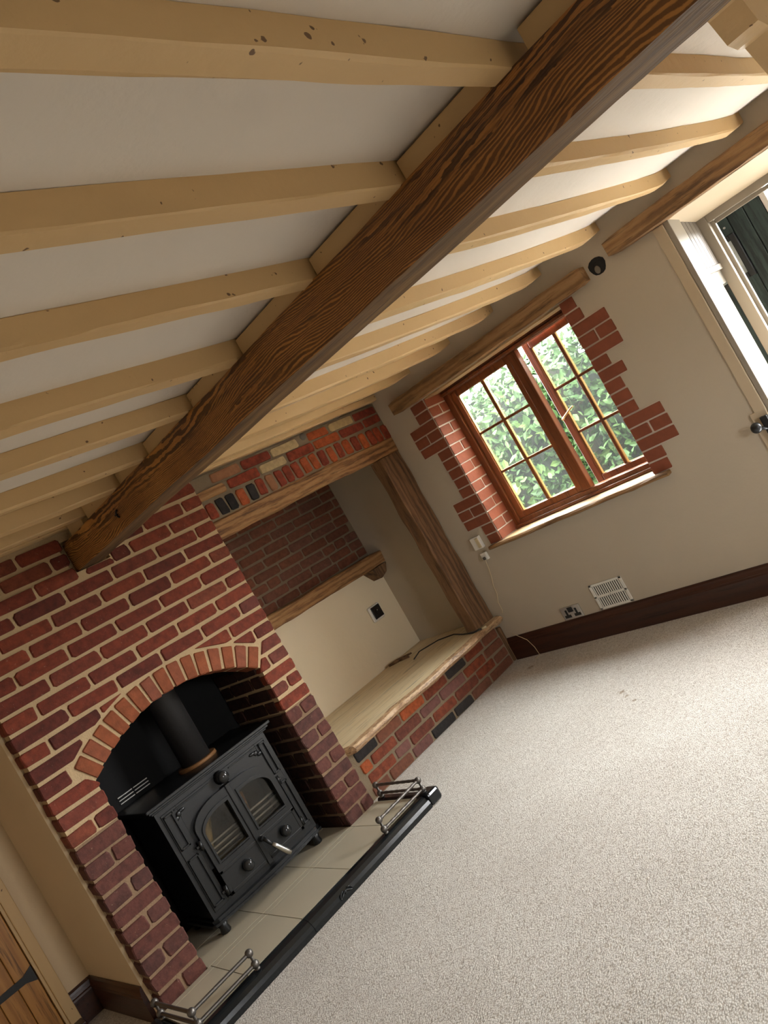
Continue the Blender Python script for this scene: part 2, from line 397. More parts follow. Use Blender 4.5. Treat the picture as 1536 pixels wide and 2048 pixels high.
# ceiling: gently sagging plaster, lifting towards the window wall
def zb(x, y):
    z = 1.957 + .043 * max(0, min(1, (y + .62) / .62)) ** .8
    t = max(0, min(1, (x + .5) / (XW + .5))); u = max(0, min(1, (x - 1.5) / (XW - 1.5)))
    return z + (2.036 - z) * (.72 * t * t + .28 * u)
c = MB(); NX, NY = 28, 26; xs = [-4.0 + (XW + .3 + 4.0) * i / NX for i in range(NX + 1)]; ys = [-5.3 + 6.4 * j / NY for j in range(NY + 1)]
v = [(x, y, zb(x, y) + .057) for x in xs for y in ys] + [(x, y, 2.35) for x in xs for y in ys]; n1 = (NX + 1) * (NY + 1); fs = []
for i in range(NX):
    for j in range(NY):
        a = i * (NY + 1) + j; q = (a, a + NY + 1, a + NY + 2, a + 1); fs += [q[::-1], tuple(n1 + k for k in q)]
rim = [i * (NY + 1) for i in range(NX + 1)] + [NX * (NY + 1) + j for j in range(1, NY + 1)] + [i * (NY + 1) + NY for i in range(NX - 1, -1, -1)] + [j for j in range(NY - 1, 0, -1)]
fs += [(rim[i], rim[(i + 1) % len(rim)], n1 + rim[(i + 1) % len(rim)], n1 + rim[i]) for i in range(len(rim))]
c.add(v, fs, 0, True); struct(c, 'ceiling', M['plaster_ceiling'])

# window wall (right)
WY0, WY1, WZ0, WZ1 = -1.40, -.25, .80, 1.85
DY0, DY1, DZ = -3.45, -2.06, 1.885
XO = 1.93
w = MB()
w.box(XW, XO, -.25, 1.0, 0, 2.2); w.box(XW, XO, -1.40, -.25, 0, WZ0 - .02); w.box(XW, XO, -1.40, -.25, WZ1, 2.2)
w.box(XW, XO, -2.06, -1.40, 0, 2.2); w.box(XW, XO, DY0, DY1, DZ, 2.2); w.box(XW, XO, -5.2, DY0, 0, 2.2); w.box(XW + .19, XO, DY0, DY1 - .06, 0, .80)
wall_right = struct(w, 'wall_right', M['plaster'])
w = MB(); w.box(-4.0, XO, 1.0, 1.1, 0, 2.2); struct(w, 'wall_far', M['plaster_alcove'])
w = MB(); w.box(-4.1, -4.0, -5.3, 1.1, 0, 2.3); struct(w, 'wall_left', M['plaster'])
w = MB(); w.box(-4.0, -1.0, -5.3, -5.2, 0, 2.3); w.box(-.4, XO, -5.3, -5.2, 0, 2.3); w.box(-1.0, -.4, -5.3, -5.2, 0, .85); w.box(-1.0, -.4, -5.3, -5.2, 1.45, 2.3); struct(w, 'wall_near', M['plaster'])  # the opening in this unseen wall is added to bring in daylight
# plain plaster lining of the alcove under the shelf
w = MB(); w.box(0.0, XW, .96, .998, 0, 1.02, .004); struct(w, 'wall_alcove', M['plaster_alcove'])

# ---------------------------------------------------------------- chimney breast
ZJ = 1.6202
def jz(k): return ZJ - .075 * k
CX, CZ, RI, RE = -.648, .364, .767, .877
core = MB()
F0 = .007
core.box(-1.309, -1.112, F0, .52, .80, 2.05); core.box(-.183, -.002, F0, .52, .72, 2.05)
core.box(-1.309, -1.112, F0 - .001, .52, .0, .80, mi=1); core.box(-.183, -.002, F0 - .001, .52, .0, .72, mi=1)
N = 24
for i in range(N):
    x0 = lerp(-1.112, -.183, i / N); x1 = lerp(-1.112, -.183, (i + 1) / N)
    za = CZ + math.sqrt(max(0, (RI + .004) ** 2 - (x0 - CX) ** 2)); zb_ = CZ + math.sqrt(max(0, (RI + .004) ** 2 - (x1 - CX) ** 2))
    top = 2.05
    if x1 <= -.73 or x0 >= -.575: core.prism([(x0, za), (x1, zb_), (x1, top), (x0, top)], F0, .14)
    else: core.prism([(x0, za), (x1, zb_), (x1, 1.81), (x0, 1.81)], F0, .14); core.box(x0, x1, F0, .14, 1.965, top); core.box(x0, x1, .05, .14, 1.81, 1.965)
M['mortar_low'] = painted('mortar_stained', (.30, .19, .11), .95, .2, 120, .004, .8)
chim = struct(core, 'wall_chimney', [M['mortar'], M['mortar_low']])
# sooty fireback with a small bright slatted vent
fb = MB(); fb.box(-1.309, -.002, .52, .60, .0, 2.0); fb.box(-1.112, -1.105, .14, .52, .055, 2.0); fb.box(-.19, -.183, .14, .52, 1.0, 2.0)
fb.obj('fireback', M['soot'], chim)
for z_ in (.749, .765, .781):
    for a_, b_ in ((-.925, -.845), (-.838, -.758)):
        q = MB(); q.box(a_, b_, .512, .5195, z_, z_ + .0045); q.obj('vent_slat', M['chrome'], chim)
for z_ in (.640, .652, .664, .676, .688):
    q = MB(); q.box(-.925, -.908, .512, .5195, z_, z_ + .0035); q.obj('vent_slat', M['chrome'], chim)
# brickwork
def beam_gap(x0, x1, z0, z1):
    segs = [(x0, x1)]
    if z1 > 1.80 and z0 < 1.965:
        out = []
        for a, b in segs:
            if b < -.74 or a > -.57: out.append((a, b))
            else:
                if a < -.745: out.append((a, -.745))
                if b > -.565: out.append((-.565, b))
        segs = out
    return segs
def clip(poly, n, d):     # keep n.p >= d
    out = []
    for i in range(len(poly)):
        a, b = Vector(poly[i - 1]), Vector(poly[i]); da, db = a.dot(n) - d, b.dot(n) - d
        if (da >= 0) != (db >= 0): out.append(a.lerp(b, da / (da - db)))
        if db >= 0: out.append(b)
    return out
def area2(p): return abs(sum(p[i - 1][0] * p[i][1] - p[i][0] * p[i - 1][1] for i in range(len(p)))) / 2
BH = .058; half = math.asin(.457 / RI)
k = 21
while jz(k) < 1.995:
    z0 = jz(k) + .0085; z1 = min(jz(k - 1) - .0085, 2.004); zc = (z0 + z1) / 2; h = z1 - z0
    even = ((k - 1) % 2 == 0)
    if h > .02:
        if z1 < .99:
            for (a, b) in ((-1.317, -1.105), (-.19, 0.0)):
                spl = [(a, b)] if not even else [(a, (a + b) / 2 + R.uniform(-.012, .012))]
                if even: spl.append((spl[0][1] + .011, b))
                for (p, q) in spl:
                    mat = M['brick_base'] if z1 < (.80 if a < -1 else .72) else M['brick_red']
                    put_brick(chim, mat, (p + q) / 2, zc, q - p, h + (.005 if mat is M['brick_base'] else 0), 0.0, d=.085 if p < -1.3 else .05)
        else:
            x = 0.0 if True else 0
            first = .113 if even else .226
            edges = []; xr = 0.0; wdt = first
            while xr > -1.317 + .03:
                xl = max(xr - wdt + R.uniform(-.006, .006), -1.317)
                if xl < -1.317 + .05: xl = -1.317
                edges.append((xl, xr)); xr = xl - .0125; wdt = .226
            for (p, q) in edges:
                if z1 > 1.80 and z0 < 1.79:      # bricks cut down to fit under the beam end
                    a_, b_ = max(p, -.745), min(q, -.565)
                    if b_ - a_ > .03: put_brick(chim, M['brick_red'], (a_ + b_) / 2, (z0 + 1.807) / 2, b_ - a_, 1.807 - z0, 0.0)
                for (p2, q2) in beam_gap(p, q, z0, z1):
                    if q2 - p2 < .02: continue
                    poly = [(p2, z0), (q2, z0), (q2, z1), (p2, z1)]
                    cen = Vector(((p2 + q2) / 2 - CX, zc - CZ)); rmin = min(math.hypot(px - CX, pz - CZ) for px, pz in poly)
                    lowmid = math.hypot(max(p2 - CX, 0, min(CX - q2, 0) and 0), z0 - CZ) if p2 < CX < q2 else rmin
                    if min(rmin, lowmid) < RE + .014:
                        best = (0, None); sg = 1 if (p2 + q2) / 2 > CX else -1
                        cands = []
                        for q_ in range(-40, 41, 4):
                            nn = Vector((math.sin(math.radians(q_)), math.cos(math.radians(q_))))
                            if abs(q_) <= 40: cands.append((nn, nn.dot(Vector((CX, CZ))) + RE + .014))
                        nn = Vector((sg * math.cos(half), -math.sin(half))); e0 = Vector((CX + sg * RI * math.sin(half), CZ + RI * math.cos(half)))
                        cands.append((nn, nn.dot(e0) + .008))
                        for nn, dd in cands:
                            pl = clip(poly, nn, dd)
                            if len(pl) > 2 and nn.y < 0: pl = clip(pl, Vector((sg, 0)), Vector((sg, 0)).dot(Vector((-.19 if sg > 0 else -1.105, 0))))
                            if len(pl) > 2 and area2(pl) > best[0]: best = (area2(pl), pl)
                        pl = best[1] or []
                        if len(pl) < 3 or area2(pl) < .0012: continue
                        c0 = sum((Vector(t) for t in pl), Vector((0, 0))) / len(pl)
                        me = brick_mesh([Vector(t) - c0 for t in pl], .085 if p2 < -1.3 else .05, R.randrange(9999), .006)
                        me.materials.append(M['brick_red']); o = link('brick', me, chim); o.location = (c0.x, R.uniform(-.001, .001), c0.y)
                    else:
                        put_brick(chim, M['brick_red'], (p2 + q2) / 2, zc, q2 - p2, h, 0.0, d=.085 if p2 < -1.3 else .05)
    k -= 1
# arch ring
NV = 15; half = math.asin(.457 / RI)
for i in range(NV):
    a0 = -half + 2 * half * (i + .09) / NV; a1 = -half + 2 * half * (i + .91) / NV
    pl = [Vector((CX + r * math.sin(a), CZ + r * math.cos(a))) for (r, a) in ((RI, a0), (RI, a1), (RE, a1 - .001), (RE, a0 + .001))]
    c0 = sum(pl, Vector((0, 0))) / 4
    me = brick_mesh([t - c0 for t in pl], .12, i + 50, .005); me.materials.append(M['brick_arch'])
    o = link('brick', me, chim); o.location = (c0.x, 0, c0.y)
# right inner cheek of the firebox (faces the stove)
kk = 21; par = 0
while jz(kk) < 1.02:
    z0 = jz(kk) + .007; z1 = jz(kk - 1) - .007; y = .055 + (0 if par else -.0)
    ys2 = [(.055, .16), (.172, .395), (.407, .515)] if par else [(.055, .27), (.282, .515)]
    for a, b in ys2:
        put_brick(chim, M['brick_sooty'], (a + b) / 2, (z0 + z1) / 2, b - a, z1 - z0, -.192, '-x', d=.02)
    kk -= 1; par ^= 1

# left plaster return and rear-left wall with its door
w = MB(); w.prism([(-1.309, .088), (-1.318, .086), (-1.330, .095), (-1.363, .70), (-1.309, .70)], 0, 2.0, 'z'); struct(w, 'wall_return', M['plaster_warm'])
w = MB(); w.box(-4.0, -2.25, .70, .80, 0, 2.2); w.box(-2.25, -1.52, .70, .80, 1.85, 2.2); w.box(-1.52, -1.309, .70, .80, 0, 2.0); struct(w, 'wall_back', M['plaster_warm'])
# architrave
w = MB(); w.box(-1.522, -1.474, .676, .70, 0, 1.87, .004); w.box(-1.535, -1.522, .69, .80, 0, 1.85); w.box(-2.31, -1.474, .676, .70, 1.83, 1.875, .004); struct(w, 'trim_1', M['joist'])
door = MB(); door.box(-2.25, -1.537, .725, .735, .01, 1.84)
d1 = struct(door, 'door_1', M['pine'])
x = -1.538
while x > -2.2:
    b = MB(); b.box(x - .082, x, .712, .725, .012, 1.838, .004); b.obj('plank', M['pine'], d1); x -= .0845
hs = MB(); hs.prism([(-1.540, .300), (-1.540, .372), (-1.585, .352), (-2.0, .345), (-2.03, .335), (-2.0, .325), (-1.585, .320)], .704, .711); hs.obj('hinge', M['black'], d1)
th = MB(); th.box(-2.26, -1.476, .60, .70, 0, .045, .006); struct(th, 'trim_2', M['skirting'])

# skirting boards
def skirt(mb, p0, p1, nrm, h=.162):
    p0, p1 = Vector(p0), Vector(p1); nrm = Vector(nrm).normalized()
    prof = [(0, 0), (.020, 0), (.020, .112), (.017, .120), (.019, .127), (.014, .142), (.012, .152), (.006, h), (0, h)]
    v = [tuple(p + nrm * a + Vector((0, 0, b))) for p in (p0, p1) for a, b in prof]; n = len(prof)
    mb.add(v, [tuple(range(n))[::-1], tuple(range(n, 2 * n))] + [(i, (i + 1) % n, n + (i + 1) % n, n + i) for i in range(n)])
m = MB(); skirt(m, (XW, .146, 0), (XW, -2.06, 0), (-1, 0, 0)); struct(m, 'baseboard_right', M['skirting'])
m = MB(); skirt(m, (-1.3305, .10, 0), (-1.363, .68, 0), (-1, -.05, 0)); skirt(m, (-1.362, .70, 0), (-1.474, .70, 0), (0, -1, 0)); struct(m, 'baseboard_left', M['skirting'])

# ---------------------------------------------------------------- alcove
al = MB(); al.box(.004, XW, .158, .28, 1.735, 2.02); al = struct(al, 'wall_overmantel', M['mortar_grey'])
cols = ['crimson', 'black', 'black', 'orange', 'black', 'crimson', 'buff', 'crimson', 'crimson', 'crimson', 'orange', 'orange', 'crimson', 'orange', 'crimson', 'orange', 'crimson', 'orange', 'crimson', 'crimson', 'crimson']
xx = .092; i = 0
while xx < 1.62:
    wd = R.uniform(.056, .064); zt = 1.86 + .02 * math.sin(math.pi * min(1, xx / 1.6)); zbm = 1.77 + .008 * math.sin(math.pi * xx / 1.6) - (.012 if xx > 1.35 else 0)
    mt = M['brick_' + cols[i % len(cols)]] if cols[i % len(cols)] != 'buff' else M['brick_tan']
    o = put_brick(al, mt, xx + wd / 2, (zt + zbm) / 2 + R.uniform(-.003, .003), wd, zt - zbm, .15, rad=.010); o.rotation_euler[1] = R.uniform(-.07, .07)
    xx += wd + R.uniform(.012, .019); i += 1
def course(parent, spec, z0, z1, plane=.15):
    for a, b, m_ in spec: put_brick(parent, M['brick_' + m_], (a + b) / 2, (z0 + z1) / 2 + R.uniform(-.002, .002), b - a, z1 - z0, plane, rad=.008, jit=.0028)
course(al, [(.30, .525, 'crimson'), (.54, .745, 'buff'), (.765, .985, 'crimson'), (1.0, 1.225, 'orange'), (1.24, 1.46, 'crimson'), (1.475, 1.635, 'crimson')], 1.889, 1.944)
course(al, [(.215, .425, 'tan'), (.44, .655, 'crimson'), (.67, .89, 'buff'), (.985, 1.16, 'orange'), (1.18, 1.40, 'buff'), (1.415, 1.635, 'crimson')], 1.956, 2.008)
o = put_brick(al, M['oak_x'], .175, 1.915, .20, .052, .147, rad=.012); o['label'] = 'rough timber block set among the bricks'; o.name = 'timber_block'
b = MB(); b.sphere((.955, .16, 2.0), .022, (1.2, .7, 1)); b.obj('mortar_lump', M['stone'], al)

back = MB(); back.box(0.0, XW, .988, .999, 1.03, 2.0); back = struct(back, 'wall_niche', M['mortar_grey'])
z = 1.118; row = 0
while z < 1.72:
    xx = .30 - (row % 2) * .115
    while xx < XW - .02:
        wd = .218 + R.uniform(-.03, .02)
        if row % 3 == 2: wd *= R.choice([1, .5, 1])
        e = min(xx + wd, XW - .004)
        if e - xx > .04: put_brick(back, M['brick_brown'], (xx + e) / 2, z + .029, e - xx, .057, .98)
        xx += wd + .013
    z += .0715; row += 1

t = thing('oak_lintel', 'rough oak lintel under the soldier course of bricks above the fireside alcove', 'beam')
m = MB(); timber(m, [(lerp(.004, XW - .002, i / 26), .215, 1.711 + .010 * math.sin(math.pi * i / 26)) for i in range(27)],
                 lambda t_: [(-.063, -.052), (.058, -.055), (.065, -.045), (.065, .040), (.055, .050), (-.055, .050), (-.065, .040), (-.066, -.044)], .007, 6, 3)
m.obj('timber', M['oak_x'], t)
t = thing('oak_post', 'dark upright oak post in the corner between alcove and window wall', 'post')
m = MB(); timber(m, [(1.538 + .004 * math.sin(i), .205, lerp(.338, 1.655, i / 24)) for i in range(25)],
                 lambda t_: [(-.095, -.052), (.095, -.052), (.101, -.044), (.101, .045), (.095, .052), (-.09, .052), (-.100, .045), (-.101, -.044)], .006, 5, 8)
m.obj('timber', M['oak_z'], t)
t = thing('shelf_beam', 'old oak ledge beam across the back of the alcove below the brick panel', 'shelf')
m = MB(); timber(m, [(lerp(.004, XW - .003, i / 22), .91, lerp(1.083, 1.052, i / 22)) for i in range(23)],
                 lambda t_: [(-.068, -.050), (.062, -.052), (.070, -.042), (.070, .038), (.060, .048), (-.06, .048), (-.068, .040), (-.070, -.042)], .006, 6, 21)
m.obj('timber', M['oak_x'], t)
m = MB(); m.prism([(1.47, .999), (1.535, .912), (1.60, .935), (1.641, .999)], .845, .955); m.obj('corbel', M['oak_z'], t, label='pointed wooden corbel under the right end')
t = thing('security_camera', 'small square black camera with white rim on the alcove back wall', 'camera')
m = MB(); m.box(1.334, 1.456, .936, .9598, .652, .772, .022); m.obj('rim', M['white_plastic'], t)
m = MB(); m.box(1.352, 1.444, .928, .9355, .668, .762, .022); m.obj('face', M['black'], t)
m = MB(); m.tube([(1.397, .928, .715), (1.397, .922, .715)], [.016, .013], 16); m.obj('lens', M['knob_dark'], t)
m = MB(); m.sphere((1.397, .921, .727), .0035); m.obj('indicator', M['white_plastic'], t)

# brick bench front with live-edge seat
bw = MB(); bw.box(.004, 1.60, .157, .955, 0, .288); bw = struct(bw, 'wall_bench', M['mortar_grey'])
rows = [(.217, .274, [(.125, .30, 'black'), (.315, .52, 'brown'), (.535, .75, 'orange'), (.765, .985, 'rust'), (1.0, 1.20, 'black'), (1.215, 1.41, 'rust'), (1.425, 1.59, 'brown')]),
        (.145, .202, [(.125, .20, 'orange'), (.215, .42, 'rust'), (.435, .66, 'rust'), (.675, .86, 'purple'), (.875, 1.13, 'purple'), (1.145, 1.37, 'rust'), (1.385, 1.59, 'brown')]),
        (.073, .130, [(.14, .36, 'rust'), (.375, .50, 'purple'), (.515, .73, 'rust'), (.745, .97, 'rust'), (.985, 1.22, 'rust'), (1.235, 1.43, 'rust'), (1.445, 1.59, 'brown')]),
        (.004, .060, [(.125, .26, 'brown'), (.275, .47, 'brown'), (.485, .66, 'purple'), (.675, .90, 'black'), (.915, 1.10, 'black'), (1.115, 1.32, 'brown'), (1.335, 1.59, 'brown')])]
for z0, z1, sp in rows: course(bw, sp, z0, z1)
o = put_brick(bw, M['oak_z'], 1.621, .132, .038, .255, .148, rad=.006); o.name = 'timber_foot'; o['label'] = 'dark timber foot at the right end'
t = thing('bench_seat', 'pale live-edge wooden bench top along the alcove on low brick wall', 'bench')
def fy(x): return .085 + .035 * nz(x * 3.1, 2) + .012 * nz(x * 11, 4) + (.0 if x > .1 else .05)
NXB = 46; m = MB(); v = []; 
xsB = [lerp(.004, XW - .008, i / NXB) for i in range(NXB + 1)]
for x in xsB:
    y = fy(x); v += [(x, y + .045, .336), (x, y + .012, .328 + .003 * nz(x * 20)), (x, y - .006, .310), (x, y + .012 + .008 * nz(x * 15, 7), .289), (x, .40, .289), (x, .40, .336)]
fs = []; mi = []
for i in range(NXB):
    for j in range(6):
        a = i * 6 + j; b_ = i * 6 + (j + 1) % 6; fs.append((a, b_, b_ + 6, a + 6)); mi.append(1 if j in (0, 1, 2) else 0)
k0 = len(m.v); m.add(v, fs); m.mi[-len(fs):] = mi; m.add([], [])
m.f.append(tuple(k0 + j for j in range(6))); m.mi.append(0); m.sm.append(False); m.f.append(tuple(k0 + NXB * 6 + j for j in range(6))); m.mi.append(0); m.sm.append(False)
m.obj('plank', [M['bench_wood'], M['bench_edge']], t)
m = MB(); m.box(.004, XW - .008, .4025, .955, .289, .3355, .003); m.obj('plank', M['bench_wood'], t)
# cables on and near the bench
t = thing('black_cable', 'black cable lying over the corner of the bench top behind the oak post', 'cable')
m = MB(); m.tube([(1.22, .62, .342), (1.33, .66, .350), (1.45, .56, .352), (1.50, .44, .343), (1.44, .30, .342), (1.40, .16, .342), (1.43, .10, .343)], .0045, 6); m.obj('wire', M['rubber'], t)
m = MB(); m.tube([(1.43, .10, .343), (1.445, .07, .344)], .008, 8); m.obj('plug', M['yellowed_plastic'], t)
t = thing('wood_offcut', 'small dark gnarled piece of wood on the back edge of the bench', 'wood')
m = MB(); m.tube([(1.20, .88, .352), (1.25, .83, .356), (1.31, .80, .352), (1.36, .78, .348)], [.008, .014, .010, .006], 7); m.obj('stick', M['oak_z'], t)
m = MB(); m.tube([(1.27, .82, .35), (1.30, .75, .345)], [.012, .006], 6); m.obj('stub', M['oak_z'], t)

# ---------------------------------------------------------------- hearth
zt = .055
hb = MB(); hb.box(-1.345, .010, -.345, -.0011, 0, .045); hb.box(-1.104, -.193, -.001, .519, 0, .045); hb = hb.obj('hearth', M['grout']); hb['category'] = 'hearth'
hb['label'] = 'raised beige tiled hearth running under the stove and in front of the fireplace'
def tile(x0, x1, y0, y1): 
    b = MB(); b.box(x0 + .0019, x1 - .0019, y0 + .0019, y1 - .0019, .045, zt); b.obj('tile', M['tile'], hb)
xj = [-1.344, -1.09, -.791, -.492, -.192, .009]
for a, b in zip(xj[:-1], xj[1:]): tile(a, b, -.344, -.042); tile(a, b, -.042, .0005 if a < -1.1 or a > -.2 else .0)
for a, b in zip([-1.103, -.791, -.492], [-.791, -.492, -.194]): tile(a, b, .0005, .25); tile(a, b, .25, .515)
kb = thing('hearth_kerb', 'black moulded kerb framing the front of the tiled hearth', 'kerb')
def kerb(p0, p1, side):
    p0, p1 = Vector(p0), Vector(p1); side = Vector(side)
    prof = [(0, 0), (.078, 0), (.078, .022), (.072, .038), (.058, .052), (.040, .060), (.016, .060), (.006, .050), (.004, .038), (0, .036)]
    m_ = MB(); v = [tuple(p + side * a + Vector((0, 0, b))) for p in (p0, p1) for a, b in prof]; n = len(prof)
    m_.add(v, [tuple(range(n))[::-1], tuple(range(n, 2 * n))] + [(i, (i + 1) % n, n + (i + 1) % n, n + i) for i in range(n)]); return m_
kerb((-1.345, -.346, 0), (-.80, -.346, 0), (0, -1, 0)).obj('moulding', M['kerb'], kb)
kerb((-.798, -.346, 0), (.010, -.346, 0), (0, -1, 0)).obj('moulding', M['kerb'], kb)
kerb((.0115, -.345, 0), (.0115, -.004, 0), (1, 0, 0)).obj('moulding', M['kerb'], kb)
kerb((-1.3465, -.345, 0), (-1.3465, -.004, 0), (-1, 0, 0)).obj('moulding', M['kerb'], kb)
for cx in (.0505, -1.3865):
    m = MB(); m.box(cx - .040, cx + .043, -.43, -.3465, 0, .066, .014); m.obj('corner_block', M['kerb'], kb)
m = MB()
for i in range(2):
    sgn = 1 if i else -1
    m.tube([(-.60 + sgn * (.012 + .03 * math.sin(a) * (1 - a / 9)) , -.4245, .030 + .014 * math.cos(a * 1.6) * (1 - a / 8)) for a in [q * .45 for q in range(13)]], .0028, 6)
m.sphere((-.60, -.425, .03), .006, (1, .5, 1)); m.obj('scroll_ornament', M['kerb'], kb)

def fender(name, label, pts, ztops, twist):
    t_ = thing(name, label, 'fender rail', None)
    for (x, y) in pts:
        zq = .0665 if (x, y) == pts[1] else .0612
        m_ = MB(); m_.tube([(x, y, zq), (x, y, zq + .006), (x, y, zq + .007), (x, y, .120)], [.012, .012, .006, .006], 10); m_.obj('post', M['pewter'], t_)
        for zc in (.084, .132):
            m_ = MB(); m_.sphere((x, y, zc), .017, (1, 1, 1)); m_.obj('ball', M['pewter'], t_)
    for a, b in zip(pts[:-1], pts[1:]):
        for zc in (.084, .132):
            m_ = MB(); A, B = Vector((*a, zc)), Vector((*b, zc)); n = 26
            d = (B - A).normalized()
            rs = [.0076 + (.0011 * math.sin(i * 1.9) if twist else 0) for i in range(n + 1)]
            m_.tube([A.lerp(B, i / n) for i in range(n + 1)], rs, 9); m_.obj('rail', M['pewter'], t_)
    return t_
fender('fender_rail', 'low grey metal fender with ball finials at the right corner of the hearth', [(.035, -.035), (.037, -.385), (-.262, -.385)], 0, True)
fender('fender_rail', 'low grey metal fender with ball finials at the left corner of the hearth', [(-1.352, -.060), (-1.335, -.385), (-1.058, -.385)], 0, False)

# ---------------------------------------------------------------- stove
st = thing('wood_stove', 'black cast-iron stove with two arched glass doors inside the brick fireplace', 'stove')
Y = .115
def P(name, mb, mat='iron', par=None, **kw): return mb.obj(name, M[mat], par or st, **kw)
m = MB()   # body shell: open-fronted firebox
m.box(-.945, -.925, Y + .01, .48, .14, .69); m.box(-.305, -.285, Y + .01, .48, .14, .69); m.box(-.925, -.305, .46, .48, .14, .69)
m.box(-.925, -.305, Y + .01, .46, .14, .165); m.box(-.925, -.305, Y + .01, .46, .665, .69)
m.box(-.925, -.845, Y + .005, Y + .025, .165, .665, .002); m.box(-.365, -.305, Y + .005, Y + .025, .165, .665, .002); m.box(-.845, -.365, Y + .005, Y + .025, .600, .665, .002); m.box(-.845, -.365, Y + .005, Y + .025, .165, .178)
P('body', m)
m = MB(); m.box(-.985, -.245, Y - .035, .50, .712, .728, .004); m.box(-.972, -.258, Y - .022, .49, .700, .712, .003); m.box(-.960, -.270, Y - .010, .485, .690, .700, .003); P('top_plate', m)
m = MB(); m.prism([(-.965, Y + .3), (-.965, Y + .01), (-.955, Y - .005), (-.93, Y - .012), (-.78, Y - .03), (-.615, Y - .036), (-.45, Y - .03), (-.30, Y - .012), (-.275, Y - .005), (-.265, Y + .01), (-.265, Y + .3)], .112, .124, 'z')
m.prism([(-.955, Y + .3), (-.955, Y + .012), (-.93, Y - .002), (-.78, Y - .018), (-.615, Y - .024), (-.45, Y - .018), (-.30, Y - .002), (-.275, Y + .012), (-.275, Y + .3)], .124, .140, 'z'); P('base_plate', m)
for x, y in ((-.915, Y + .03), (-.315, Y + .03), (-.915, .44), (-.315, .44)):
    m = MB(); m.tube([(x, y, .056), (x, y, .062), (x, y, .085), (x, y, .112)], [.022, .026, .020, .030], 12); P('leg', m)
def arch_pts(cx, z0, hw, zs_, rise, n=10, side=0):
    """shoulder-arched outline: outer top corner rounded on one side, square against the meeting stile"""
    pts = []
    if side < 0:   # rounded on the left
        pts = [(cx + hw, z0), (cx + hw, zs_ + rise)]
        for i in range(n + 1):
            a = math.pi / 2 * i / n; pts.append((cx - hw + (2 * hw * .72) * (1 - math.sin(a)) , zs_ + rise * math.cos(a)))
        pts.append((cx - hw, z0))
    else:
        pts = [(cx - hw, z0), (cx - hw, zs_ + rise)]
        for i in range(n + 1):
            a = math.pi / 2 * i / n; pts.append((cx + hw - (2 * hw * .72) * (1 - math.sin(a)), zs_ + rise * math.cos(a)))
        pts.append((cx + hw, z0))
    return pts
def ring(mb, outer, inner, y0, y1):
    n = len(outer); v = [(p[0], y0, p[1]) for p in outer] + [(p[0], y0, p[1]) for p in inner] + [(p[0], y1, p[1]) for p in outer] + [(p[0], y1, p[1]) for p in inner]
    fs = []
    for i in range(n):
        j = (i + 1) % n; fs += [(i, j, n + j, n + i), (2 * n + i, 3 * n + i, 3 * n + j, 2 * n + j), (i, 2 * n + i, 2 * n + j, j), (n + i, n + j, 3 * n + j, 3 * n + i)]
    mb.add(v, fs)
for sgn, cx, nm in ((-1, -.716, 'left'), (1, -.480, 'right')):
    dr = MB(); hw = .1165
    ring(dr, arch_pts(cx, .178, hw, .505, .092, side=sgn), arch_pts(cx, .325, hw - .030, .470, .072, side=sgn), Y - .020, Y + .004)
    dr.box(cx - hw + .03, cx + hw - .03, Y - .014, Y + .004, .298, .325)
    dr.box(cx - hw, cx + hw, Y - .008, Y + .003, .180, .300)
    dr.box(cx - hw, cx + hw, Y - .022, Y - .006, .178, .196, .002); dr.box(cx - hw, cx + hw, Y - .022, Y - .006, .285, .302, .002)
    dr.box(cx - hw, cx - hw + .018, Y - .022, Y - .006, .178, .30, .002); dr.box(cx + hw - .018, cx + hw, Y - .022, Y - .006, .178, .30, .002)
    d_ = P('door', dr)
    bd = MB(); ring(bd, arch_pts(cx, .330, hw - .022, .478, .078, side=sgn), arch_pts(cx, .338, hw - .032, .470, .070, side=sgn), Y - .027, Y - .018); bd.obj('bead', M['iron'], d_)
    g = MB(); g.prism(arch_pts(cx, .322, hw - .028, .472, .074, side=sgn), Y - .002, Y + .001); g.obj('pane', M['stove_glass'], d_)
    sp = MB(); ap = arch_pts(cx, .325, hw - .028, .468, .070, side=sgn)
    oc = [(min(max(q_[0], cx - hw - .014), cx + hw + .014), .604 if q_[1] > .33 else q_[1]) for q_ in ap]
    oc = [((cx + sgn * (hw + .014)) if abs(q_[0] - (cx - sgn * hw)) > .05 else q_[0], q_[1]) for q_ in oc]
    ring(sp, oc, ap, Y + .0045, Y + .012); P('door_surround', sp)
    kx = cx - sgn * .0 + (.012 if sgn < 0 else .018)
    kn = MB(); kn.tube([(kx, Y - .008, .240), (kx, Y - .026, .240)], [.024, .016], 14); kn.sphere((kx, Y - .040, .240), .029, (1, .8, 1)); kn.obj('knob', M['knob_dark'], d_)
    for hz in (.215, .450):
        hx = cx + sgn * (hw + .008)
        h_ = MB(); h_.tube([(hx, Y - .016, hz - .022), (hx, Y - .016, hz + .022)], .009, 10); h_.box(hx - .022, hx + .022, Y - .014, Y - .006, hz - .006, hz + .006, .002); h_.obj('hinge', M['iron'], d_)
m = MB(); m.box(-.612, -.586, Y - .026, Y - .017, .165, .60, .003); P('meeting_stile', m)
m = MB(); m.tube([(-.590, Y - .026, .292), (-.586, Y - .055, .290)], .013, 10); m.tube([(-.588, Y - .055, .292), (-.575, Y - .062, .262), (-.555, Y - .066, .225)], [.010, .009, .008], 10); P('door_latch', m)
m = MB(); m.tube([(-.568, Y - .064, .248), (-.553, Y - .066, .224), (-.522, Y - .070, .172), (-.510, Y - .072, .158)], [.009, .012, .014, .012], 12); P('handle', m, 'chrome', label='bright chrome spring handle')
